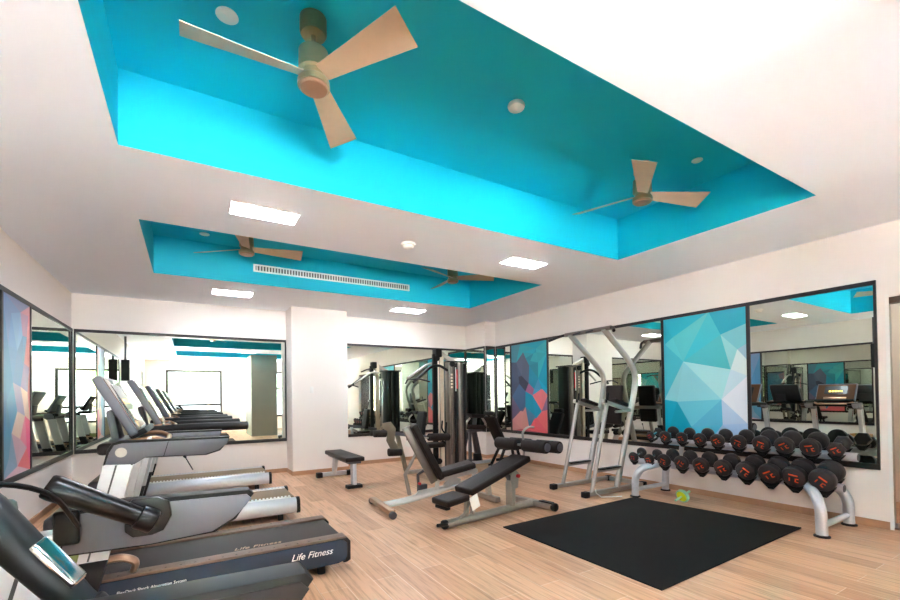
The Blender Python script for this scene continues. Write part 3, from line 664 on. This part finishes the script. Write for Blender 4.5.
b = MB(); b.tube(fillet([(4.22, 7.08, 1.90), (4.02, 7.02, 1.99), (3.82, 6.98, 1.96), (3.42, 6.92, 1.66)], .15), .026, 12); part('press_arm', b, 'black', r)
b = MB(); b.tube(fillet([(4.14, 7.2, 2.02), (3.90, 7.22, 2.04), (3.46, 7.26, 1.74)], .15), .022, 12); part('press_arm', b, 'steel', r)
b = MB(); b.tube(fillet([(3.55, 6.55, 1.66), (3.44, 6.75, 1.72), (3.42, 7.15, 1.72), (3.50, 7.4, 1.66)], .08), .015, 10); part('lat_bar', b, 'black', r)
# seat, back pad, roller pads and leg extension
b = MB(); b.box((3.78, 6.95, .52), (.42, .34, .08), None, .025, 3); part('seat', b, 'vinyl', r)
b = MB(); b.box((3.74, 7.26, .88), (.08, .28, .48), Matrix.Rotation(math.radians(8), 3, 'Y'), .025, 3); part('back_pad', b, 'black', r)
b = MB(); b.cyl((3.18, 6.72, .69), (3.98, 6.72, .67), .016); part('roller_axle', b, 'steel', r)
for x0, x1 in ((3.20, 3.48), (3.60, 4.02)):
    b = MB(); b.cyl((x0, 6.72, .69), (x1, 6.72, .67), .068, 20, .012); ro = part('foam_roller', b, 'foam', r)
    e = MB(); e.cyl((x1+.001, 6.72, .67), (x1+.012, 6.72, .67), .045); part('roller_cap', e, 'black', ro)
b = MB(); b.prism([(2.80, .96), (2.96, .98), (3.05, .86), (3.02, .66), (3.14, .48), (3.10, .40), (2.98, .46), (2.88, .66), (2.90, .82), (2.80, .88)], 'y', 6.86, 6.90, .006); part('lever_plate', b, 'olive', r)
b = MB(); b.cyl((2.62, 6.80, .80), (2.84, 6.80, .79), .06, 18, .012); b.cyl((2.62, 6.96, .80), (2.84, 6.96, .79), .05, 18, .012); part('upper_roller', b, 'foam', r)
b = MB(); b.cyl((2.86, 6.76, .47), (3.10, 6.76, .46), .06, 18, .012); b.cyl((2.95, 6.98, .46), (3.14, 6.98, .46), .055, 18, .012); part('lower_roller', b, 'foam', r)
b = MB(); b.bar((3.18, 7.12, .75), (3.36, 7.12, .04), .07, .06, up=(0, 1, 0), bevel=.01); part('front_leg', b, 'olive', r)
b = MB(); b.bar((3.34, 7.12, .04), (4.75, 7.12, .04), .08, .06, bevel=.01); part('base_rail', b, 'steel', r)
b = MB(); b.bar((2.98, 7.05, .78), (4.10, 7.12, .60), .07, .06, bevel=.01); part('seat_rail', b, 'grey_panel', r)
b = MB(); b.bar((3.45, 7.1, .62), (3.74, 7.0, .48), .05, .05); b.bar((3.78, 7.06, .06), (3.78, 7.04, .48), .06, .06); part('seat_post', b, 'steel', r)
b = MB(); b.box((3.20, 6.70, .60), (.11, .002, .10), Matrix.Rotation(.4, 3, 'Y')); part('paper_tag', b, 'tag', r)
# ankle strap and hooks on the upright
b = MB(); b.tube(fillet([(4.04, 6.98, .95), (4.0, 6.94, .80), (4.08, 6.93, .70), (4.12, 6.97, .92)], .05), .016, 8); part('ankle_strap', b, 'black', r)

# ------------------------------------------------------------------ grey stand with small seat (low row station)
r = thing('seated_row_stand', 'grey A frame machine with dark seat, right of the bronze weight tower', 'gym machine', (5.1, 7.5, 0))
for P, Q in (((4.92, 7.38, .05), (4.97, 7.46, .66)), ((5.20, 7.40, .05), (5.10, 7.46, .66)), ((5.28, 7.66, .05), (5.12, 7.56, .66)), ((4.90, 7.66, .05), (4.98, 7.56, .66))):
    b = MB(); b.bar(P, Q, .07, .05, up=(1, 0, 0), bevel=.008); part('leg', b, 'dkgrey', r)
b = MB(); b.bar((4.82, 7.36, .035), (5.42, 7.38, .035), .07, .06, bevel=.01); part('base_tube', b, 'silver', r)
b = MB(); b.bar((4.86, 7.66, .035), (5.40, 7.66, .035), .07, .06, bevel=.01); b.bar((5.1, 7.36, .035), (5.1, 7.66, .035), .06, .05); part('rear_tube', b, 'dkgrey', r)
b = MB(); b.lohi((4.90, 7.38, .66), (5.24, 7.64, .72), .01); part('top_plate', b, 'dkgrey', r)
b = MB(); b.tube(fillet([(4.88, 7.42, .72), (4.84, 7.40, .86), (4.94, 7.40, .95)], .05), .022, 10); b.tube(fillet([(5.28, 7.42, .70), (5.34, 7.40, .82), (5.24, 7.40, .95)], .05), .022, 10); part('handle', b, 'steel', r)
b = MB(); b.box((5.12, 7.48, .99), (.30, .26, .08), Matrix.Rotation(math.radians(4), 3, 'Y'), .022, 3); part('seat', b, 'vinyl', r)
b = MB(); b.bar((5.1, 7.5, .70), (5.12, 7.48, .96), .08, .08); part('seat_post', b, 'dkgrey', r)
b = MB(); b.cyl((4.86, 7.40, .78), (5.32, 7.40, .74), .05, 16, .01); part('foam_roller', b, 'foam', r)
b = MB(); b.lohi((5.02, 7.33, .07), (5.16, 7.43, .22), .015); part('weight_block', b, 'black', r)

# ------------------------------------------------------------------ black upright seat bench
r = thing('upright_seat_bench', 'black seat bench with tall tilted backrest behind the foam rollers', 'bench', (5.25, 6.85, 0))
b = MB(); P, Q = V((5.38, 6.88, .36)), V((5.08, 6.92, 1.0)); d = (Q-P).normalized(); n = d.cross(V((0, 1, 0))); b.box((P+Q)/2, ((Q-P).length, .32, .08), Matrix((d, V((0, 1, 0)), n)).transposed(), .025, 3); part('backrest', b, 'black', r)
b = MB(); b.box((5.58, 6.86, .40), (.36, .34, .08), Matrix.Rotation(math.radians(-6), 3, 'Y'), .025, 3); part('seat', b, 'vinyl', r)
for P, Q in (((5.14, 6.74, .012), (5.34, 6.78, .36)), ((5.14, 6.98, .012), (5.34, 6.96, .36)), ((5.76, 6.76, .012), (5.66, 6.80, .36)), ((5.76, 6.98, .012), (5.66, 6.96, .36))):
    b = MB(); b.bar(P, Q, .045, .045, up=(0, 1, 0), bevel=.006); part('leg', b, 'black', r)
b = MB(); b.bar((5.12, 6.72, .025), (5.12, 7.0, .025), .05, .05); b.bar((5.78, 6.72, .025), (5.78, 7.0, .025), .05, .05); b.bar((5.20, 6.86, .14), (5.72, 6.86, .14), .05, .05); part('base', b, 'black', r)
b = MB(); b.bar((5.30, 6.78, .34), (5.72, 6.78, .345), .04, .04); b.bar((5.30, 6.96, .34), (5.72, 6.96, .345), .04, .04); part('seat_rail', b, 'black', r)
b = MB(); b.tube([(5.10, 6.90, .95), (5.06, 6.92, 1.05)], .03, 10); b.box((5.07, 6.92, 1.06), (.10, .24, .08), None, .03, 3); part('headrest', b, 'black', r)

# ------------------------------------------------------------------ treadmills
def treadmill(y0, W, label, deck, arms, parts_extra=True):
    y1 = y0+W; yc = (y0+y1)/2; X1 = 1.10
    r = thing('treadmill', label, 'treadmill', (0, yc, 0), 'treadmills facing the left wall')
    # --- running deck
    for yy, s in ((y0, 1), (y1, -1)):
        if deck == 'dark':
            b = MB(); b.prism([(-.95, .06), (1.02, .075), (1.10, .10), (1.105, .23), (1.09, .262), (-.95, .262)], 'y', yy, yy+s*.06, .006); sk = part('side_skirt', b, 'navy', r)
            b = MB(); b.lohi((-.92, yy+s*.004, .262), (1.085, yy+s*.115, .282), .006); part('foot_rail', b, 'rail_brown', r)
            b = MB()
            for k in range(16): b.lohi((-.4+.085*k, yy+s*.03, .2815), (-.388+.085*k, yy+s*.038, .2835))
            part('rail_dots', b, 'black', sk)
            b = MB(); b.prism([(1.0, .268), (1.095, .268), (1.118, .24), (1.118, .09), (1.09, .075), (1.06, .075), (1.09, .12), (1.09, .23), (1.06, .252)], 'y', yy-s*.006, yy+s*.13, .006); part('end_cap', b, 'black', r)
            b = MB(); b.tube(fillet([(-.62, yy+s*.09, .36), (-.38, yy+s*.09, .385), (-.30, yy+s*.09, .34), (-.32, yy+s*.09, .28)], .06), .022, 12, flat=2.2, up=(0, 0, 1)); part('step_trim', b, 'copper', r)
        else:
            b = MB(); b.prism([(yy, .10), (yy+s*.02, .075), (yy+s*.12, .075), (yy+s*.13, .11), (yy+s*.13, .20), (yy+s*.11, .235), (yy+s*.05, .245), (yy+s*.012, .215), (yy, .17)], 'x', -.95, X1-.03, .004); sk = part('side_beam', b, 'silver', r)
            b = MB(); b.prism([(yy-s*.003, .09), (yy+s*.02, .068), (yy+s*.125, .068), (yy+s*.135, .11), (yy+s*.135, .21), (yy+s*.11, .24), (yy+s*.05, .25), (yy+s*.01, .22)], 'x', X1-.03, X1+.01, .006); part('end_cap', b, 'black', sk)
            b = MB()
            pl = [(-.73, .236)]
            for k in range(44): pl += [(-.72+.04*k, .240), (-.72+.04*k, .254), (-.70+.04*k, .254), (-.70+.04*k, .240)]
            pl += [(1.03, .236), (1.03, .228), (-.73, .228)]; b.prism(pl, 'y', yy+s*.132, yy+s*.155)
            part('edge_studs', b, 'tag', r)
        for fx_ in (.90, -.75):
            b = MB(); b.cyl((fx_, yy+s*.07, .001), (fx_, yy+s*.07, .085), .032); part('foot', b, 'black', r)
    if deck == 'dark':
        b = MB(); b.lohi((-.92, y0+.115, .235), (1.07, y1-.115, .268), .012); bl = part('belt', b, 'belt', r)
        b = MB(); b.cyl((1.055, y0+.12, .235), (1.055, y1-.12, .235), .033, 16); part('rear_roller', b, 'belt', r)
    else:
        b = MB(); b.lohi((-.92, y0+.155, .19), (X1-.03, y1-.155, .238), .012); bl = part('belt', b, 'slat', r)
    b = MB(); b.lohi((-.9, y0+.12, .09), (1.03, y1-.12, .23)); part('deck_core', b, 'black', r)
    b = MB(); b.lohi((-1.15, y0+.03, .03), (-.72, y1-.03, .34), .06, 3); part('motor_hood', b, 'gloss_black' if deck == 'dark' else 'dkgrey', r)
    # --- uprights and arms
    for k, yy in enumerate((y0-.06, y1-.01)):
        b = MB(); b.prism([(-.455, 1.02), (-.30, 1.02), (-.435, .42), (-.585, .42)], 'y', yy, yy+.07, .012); up = part('upright', b, 'silver', r)
        b = MB(); b.prism([(-.585, .42), (-.435, .42), (-.53, .05), (-.72, .05)], 'y', yy-.004, yy+.074, .008); part('upright_boot', b, 'black', up)
        b = MB(); b.prism([(-.395, 1.0), (-.385, 1.0), (-.525, .43), (-.535, .43)], 'y', yy-.002, yy+.001); part('groove', b, 'dkgrey', up)
        if k and deck == 'dark' and arms == 'panel':
            b = MB()
            for q in range(4): b.box((-.40-.011*q, yy-.003, .92-.05*q), (.022, .003, .03), Matrix.Rotation(.4, 3, 'Y'))
            part('red_mark', b, 'red', up)
        inn = [(-.445, 1.008), (-.425, 1.08), (-.40, 1.125), (-.36, 1.135), (.235, 1.13), (.225, 1.095), (.175, 1.055), (.09, 1.03), (-.12, 1.036), (-.235, 1.04), (-.30, .998)]
        if arms == 'grip':
            inn = [(-.30, 1.068), (-.25, 1.070), (-.16, 1.078), (.17, 1.071), (.185, 1.055), (.165, 1.03), (.128, .995), (.064, .96), (-.106, .95), (-.32, .955), (-.31, 1.015)]
        if arms == 'rail':
            inn = [(-.445, 1.008), (-.425, 1.07), (-.40, 1.105), (-.36, 1.115), (-.05, 1.10), (-.06, 1.04), (-.235, 1.03), (-.30, .998)]
        cx = sum(p[0] for p in inn)/len(inn); cz = sum(p[1] for p in inn)/len(inn)
        out = [(a+(.009 if a > cx else -.012), z+(.014 if z > cz else -.006)) for a, z in inn]
        b = MB(); b.prism(out, 'y', yy, yy+.07, .006); arm = part('arm_core', b, 'black', r)
        b = MB(); b.prism(inn, 'y', yy-.004, yy+.074, .003); part('arm_panel', b, 't_dark' if (arms == 'grip' and not k) else 'grey_panel', arm)
        if arms == 'panel':
            b = MB(); b.cyl((-.365, yy-.010, 1.078), (-.365, yy-.003, 1.078), .030, 24); b.cyl((-.365, yy-.012, 1.078), (-.365, yy-.003, 1.078), .017, 20); part('badge', b, 'steel', arm)
            b = MB(); b.prism([(-.145, 1.036), (-.141, 1.036), (-.115, 1.13), (-.119, 1.13)], 'y', yy-.006, yy-.003); part('seam', b, 'black', arm)
        if arms == 'rail':
            b = MB(); b.tube(fillet([(-.36, yy+.035, 1.10), (-.05, yy+.035, 1.115), (.55, yy+.035, 1.115)], .2), .045, 18); hr = part('handrail', b, 'black', r)
            b = MB(); b.cyl((.55, yy+.035, 1.115), (.558, yy+.035, 1.115), .034); part('rail_cap', b, 'dkgrey', hr)
        if arms == 'grip':
            s = -1 if k else 1; yi = yy if k else yy+.07
            b = MB(); lo = min(yi+s*.018, yi+s*.003); hi = max(yi+s*.018, yi+s*.003)
            dz = 0 if k else -.045
            b.prism([(q[0], q[1]+dz) for q in [(-.17, 1.0), (-.17, 1.075), (-.15, 1.098), (-.085, 1.098), (-.055, 1.08), (-.048, 1.035), (-.07, .99), (-.10, .98), (-.15, .98)]], 'y', lo, hi, .006); so = part('grip_socket', b, 'gloss_black', arm)
            b = MB(); b.lohi((-.335, lo, .985), (-.275, hi, 1.085), .01, 3); part('cup_recess', b, 'gloss_black', arm)
            if k: p0, p1, rg = V((-.10, yi+s*.05, 1.032)), V((-.335, yi+s*.075, 1.172)), .034
            else: p0, p1, rg = V((-.13, yi+s*.05, 1.03)), V((-.285, yi+s*.06, 1.250)), .031
            dd = (p1-p0).normalized()
            b = MB(); b.tube([p0, p0+dd*.05, p0+dd*.07, p1-dd*.02, p1-dd*.004, p1], [rg*.82, rg*.82, rg*.86, rg*1.05, rg*.98, rg*.86], 22); b.cyl(p0-dd*.01, p0+dd*.04, rg*1.05, 22, .006); g = part('hand_grip', b, 'gloss_black' if k else 'black', so)
            if not k:
                n = V((0, -1, 0)); n = (n-dd*n.dot(dd)).normalized(); m_ = dd.cross(n)
                n2 = (n*.55+m_*(-.85 if m_.x < 0 else .85)).normalized()
                c = p0.lerp(p1, .45); n2 = (V((0, 0, 1))*.35+V((1, -.55, .3))); n2 = (n2-dd*n2.dot(dd)).normalized(); w_2 = dd.cross(n2)
                b = MB(); b.box(c+n2*(rg*.80), (.092, .036, .016), Matrix((dd, w_2, n2)).transposed(), .008, 3); part('pulse_plate', b, 'chrome', g)
    # --- console
    tl = math.radians(-28); Rm = Matrix.Rotation(tl, 3, 'Y')
    L_ = .43 if arms != 'rail' else .56; cc = V((-.405, yc, 1.365)) if arms != 'rail' else V((-.375, yc, 1.36))
    if arms == 'grip': cc = V((-.60, yc, 1.36))
    b = MB(); b.box(cc, (.055, .70, L_), Rm, .018, 3); cs = part('console', b, 'grey_panel' if arms != 'grip' else 'black', r)
    b = MB(); b.box(cc+Rm @ V((.028, 0, .0)), (.008, .66, L_-.05), Rm, .003); sc = part('screen', b, 'screen', cs)
    b = MB(); b.box(cc+Rm @ V((.033, 0, .05)), (.004, .40, L_*.45), Rm); part('display', b, 'gloss_black', sc)
    b = MB()
    for q in range(5): b.box(cc+Rm @ V((.036, -.1+.05*q, .02)), (.003, .035, .03), Rm)
    part('readout', b, 'disp', sc)
    b = MB(); b.box(cc+Rm @ V((.035, 0, -L_*.36)), (.012, .40, .05), Rm, .003); part('keypad', b, 'copper', sc)
    b = MB(); b.box(cc+Rm @ V((.02, 0, -L_*.5)), (.10, .68, .04), Rm, .012); part('console_lip', b, 'black', cs)
    b = MB(); b.bar((cc.x-.03, yc+.1, 1.10), (cc.x-.07, yc+.1, 1.34), .05, .26, up=(0, 1, 0), bevel=.02); part('console_neck', b, 'grey_panel', r)
    b = MB(); b.lohi((cc.x-.09, y0-.02, 1.06), (cc.x+.19, y1+.02, 1.135), .03, 3); part('console_tray', b, 'gloss_black', r)
    if arms != 'grip':
        b = MB(); b.tube(fillet([(-.35, y0+.04, 1.13), (-.20, y0+.05, 1.155), (-.13, y0+.11, 1.12), (-.13, y1-.11, 1.12), (-.20, y1-.05, 1.155), (-.35, y1-.04, 1.13)], .05), .016, 10); part('front_handle', b, 'copper', r)
        b = MB(); b.cyl((-.22, y0-.035, 1.15), (-.22, y0+.02, 1.15), .014); part('stop_button', b, 'chrome', r)
    if deck == 'dark':
        b = MB(); b.prism([(-.70, .46), (-.55, .46), (-.60, .34), (-.72, .34)], 'y', y0+.10, y0+.112); part('sticker', b, 'sticker', r)
        T = Matrix(((1, 0, 0, .655), (0, 0, -1, y0-.004), (0, 1, 0, .165), (0, 0, 0, 1)))
        text_mesh('lettering', 'Life Fitness', .070, 'white_print', r, T, shear=.35)
        T = Matrix(((1, 0, 0, -.40), (0, 0, -1, y0-.004), (0, 1, 0, .176), (0, 0, 0, 1)))
        text_mesh('lettering', 'FlexDeck Shock Absorption System', .026, 'white_print', r, T, shear=.2)
        T = Matrix.Translation((.28, y0+.17, .2695)); text_mesh('belt_lettering', 'Life Fitness', .075, 'copper', bl, T, shear=.3)
    return r
T2 = treadmill(3.45, .76, 'treadmill with white lettering on its navy side skirt and a round badge on its arm', 'dark', 'panel')
T1 = treadmill(.87, .80, 'nearest treadmill with thick black hand grips, cut by the bottom left corner', 'dark', 'grip')
b = MB(); b.tube(fillet([(-.55, 1.15, 1.22), (-.36, 1.20, 1.25), (-.27, 1.32, 1.20), (-.245, 1.45, 1.08)], .1), .006, 8); part('cable', b, 'black', T1)
T3 = treadmill(5.25, .86, 'silver sided treadmill with black tube handrails, third from the camera', 'silver', 'rail')
T4 = treadmill(7.28, .86, 'silver sided treadmill farthest from the camera, next to the back wall mirror', 'silver', 'rail')
b = MB(); b.tube([(.05, 8.32, .25), (-.06, 8.45, .46)], .008, 8); b.cyl((-.075, 8.47, .47), (-.05, 8.445, .45), .018); part('safety_key', b, 'black', T4)

# ------------------------------------------------------------------ things on the left wall that only mirrors show
r = thing('television', 'dark flat television hung from the ceiling by the left wall', 'television', (XL+.2, 3.44, HC))
b = MB(); b.lohi((XL+.05, 3.40, 1.93), (XL+.23, 3.48, 2.48), .012); tv = part('cabinet', b, 'black', r)
b = MB(); b.lohi((XL+.07, 3.4805, 1.96), (XL+.21, 3.484, 2.45)); part('screen', b, 'gloss_black', tv)
b = MB(); b.cyl((XL+.14, 3.44, 2.48), (XL+.14, 3.44, HC-.001), .025); part('ceiling_pole', b, 'dkgrey', r)
b = MB(); b.lohi((-1.52, 3.52, .001), (-1.25, 3.86, .40), .008); r = link_mesh('wooden_box', b, 'wood', None, (-1.38, 3.69, 0)); tag(r, 'low wooden box on the floor by the left wall, seen in the right mirror', 'box')
r = thing('shelf_unit', 'pale open shelf unit by the left wall, seen at the right mirror edge', 'shelf', (-1.38, 3.2, 0))
b = MB(); b.lohi((-1.53, 3.02, .001), (-1.24, 3.05, 1.0)); b.lohi((-1.53, 3.37, .001), (-1.24, 3.40, 1.0)); part('side_panel', b, 'shelf', r)
for z in (.03, .27, .51, .75, .985):
    b = MB(); b.lohi((-1.53, 3.05, z-.015), (-1.24, 3.37, z+.015)); part('shelf_board', b, 'shelf', r)
b = MB(); b.lohi((-1.545, 3.02, .001), (-1.53, 3.40, 1.0)); part('back_panel', b, 'shelf', r)

# ------------------------------------------------------------------ outside the windows
b = MB(); b.lohi((-14, -22, -.3), (18, YR-.2, -.12)).lohi((-14, YR-.2, -.3), (XL-.2, 10, -.12)).lohi((XR+.14, YR-.2, -.3), (18, -.7, -.12)); struct('terrace_ground', b, 'paving')
def palm(label, x, y, h, seed):
    rr = random.Random(seed); r = thing('palm_tree', label, 'palm tree', (x, y, -.12), 'palms outside the windows')
    b = MB(); pts = [(x+.25*math.sin(k/8*1.3), y, -.12+h*k/8) for k in range(9)]; b.tube(pts, [.16-.008*k for k in range(9)], 12); part('trunk', b, 'bark', r)
    top = V(pts[-1])
    b = MB()
    for k in range(22):
        a = 2*PI*k/22+rr.uniform(-.2, .2); el = rr.uniform(-.1, 1.1); L = rr.uniform(1.5, 2.1); u = V((math.cos(a), math.sin(a), 0)); sd = V((-u.y, u.x, 0))
        P = [top+u*(L*t*math.cos(el*.6))+Z*(L*(t*math.sin(el)-t*t*.9)) for t in (0, .2, .4, .6, .8, 1)]
        for i in range(5):
            for q in range(3):
                base_ = P[i].lerp(P[i+1], q/3); ll = .42*(1-.12*i)
                for sg in (-1, 1):
                    tip = base_+sd*sg*ll*.8+u*ll*.35-Z*ll*.5
                    b._add([base_, base_+u*.05+Z*.01, tip], [(0, 1, 2)])
        b.tube(P, [.03, .026, .02, .016, .01, .006], 5)
    part('fronds', b, 'leaf', r, normals=False)
palm('palm tree outside the rear window, left one', -2.2, -9.0, 2.6, 1)
palm('palm tree outside the rear window, middle one', .9, -11.0, 3.2, 2)
palm('palm tree outside the right rear window', 5.6, -9.5, 2.8, 4)

# ------------------------------------------------------------------ light
w_ = bpy.data.worlds.new('sky'); SC.world = w_; w_.use_nodes = True
bg = w_.node_tree.nodes['Background']; bg.inputs[0].default_value = (.84, .93, 1.05, 1)
bg.inputs[1].default_value = 1.2
def portal(loc, rot, sx, sy):
    l = bpy.data.lights.new('window_portal', 'AREA'); l.shape = 'RECTANGLE'; l.size = sx; l.size_y = sy; l.energy = 1
    l.cycles.is_portal = True; o = bpy.data.objects.new('window_portal', l); o.location = loc; o.rotation_euler = rot; COL.objects.link(o)
for w in (W1, W2): portal(((w[0]+w[1])/2, YR-.16, (w[2]+w[3])/2), (PI/2, 0, 0), w[1]-w[0], w[3]-w[2])
portal((XL-.16, (WINL[0]+WINL[1])/2, (WINL[2]+WINL[3])/2), (0, -PI/2, 0), WINL[3]-WINL[2], WINL[1]-WINL[0])
portal((XR+.16, (WIN_ADDED[0]+WIN_ADDED[1])/2, (WIN_ADDED[2]+WIN_ADDED[3])/2), (0, PI/2, 0), WIN_ADDED[3]-WIN_ADDED[2], WIN_ADDED[1]-WIN_ADDED[0])

sl = bpy.data.lights.new('sun', 'SUN'); sl.energy = 74; sl.angle = math.radians(.6); sl.color = (.90, .96, 1.06)
so_ = bpy.data.objects.new('sun', sl); COL.objects.link(so_); so_.rotation_euler = V((0, -.30, -1)).to_track_quat('-Z', 'Y').to_euler()
# ------------------------------------------------------------------ camera
yaw, pit, rol, f = .5434, .0117, .0139, 432.38
Rv = V((math.cos(yaw), -math.sin(yaw), 0)); Dv = V((math.sin(yaw), math.cos(yaw), 0))
Fw = Dv*math.cos(pit)+Z*math.sin(pit); U2 = -Dv*math.sin(pit)+Z*math.cos(pit)
RT = Rv*math.cos(rol)-U2*math.sin(rol); UP = Rv*math.sin(rol)+U2*math.cos(rol)
cd = bpy.data.cameras.new('camera'); co = bpy.data.objects.new('camera', cd); COL.objects.link(co)
mw = Matrix((RT, UP, -Fw)).transposed().to_4x4(); mw.translation = V((0, 0, 1.4)); co.matrix_world = mw
cd.sensor_width = 36; cd.sensor_fit = 'HORIZONTAL'; cd.lens = f/900*36; cd.shift_y = 91.46/900; cd.clip_start = .02; cd.clip_end = 200
SC.camera = co

SC.view_settings.view_transform = 'Standard'; SC.view_settings.look = 'None'; SC.view_settings.gamma = 1; SC.view_settings.use_curve_mapping = False
SC.view_settings.exposure = 2.72
SC.cycles.use_denoising = True
SC.cycles.max_bounces = 14; SC.cycles.diffuse_bounces = 6; SC.cycles.glossy_bounces = 8; SC.cycles.transparent_max_bounces = 12
SC.cycles.sample_clamp_indirect = 60
SC.cycles.caustics_reflective = False; SC.cycles.caustics_refractive = False
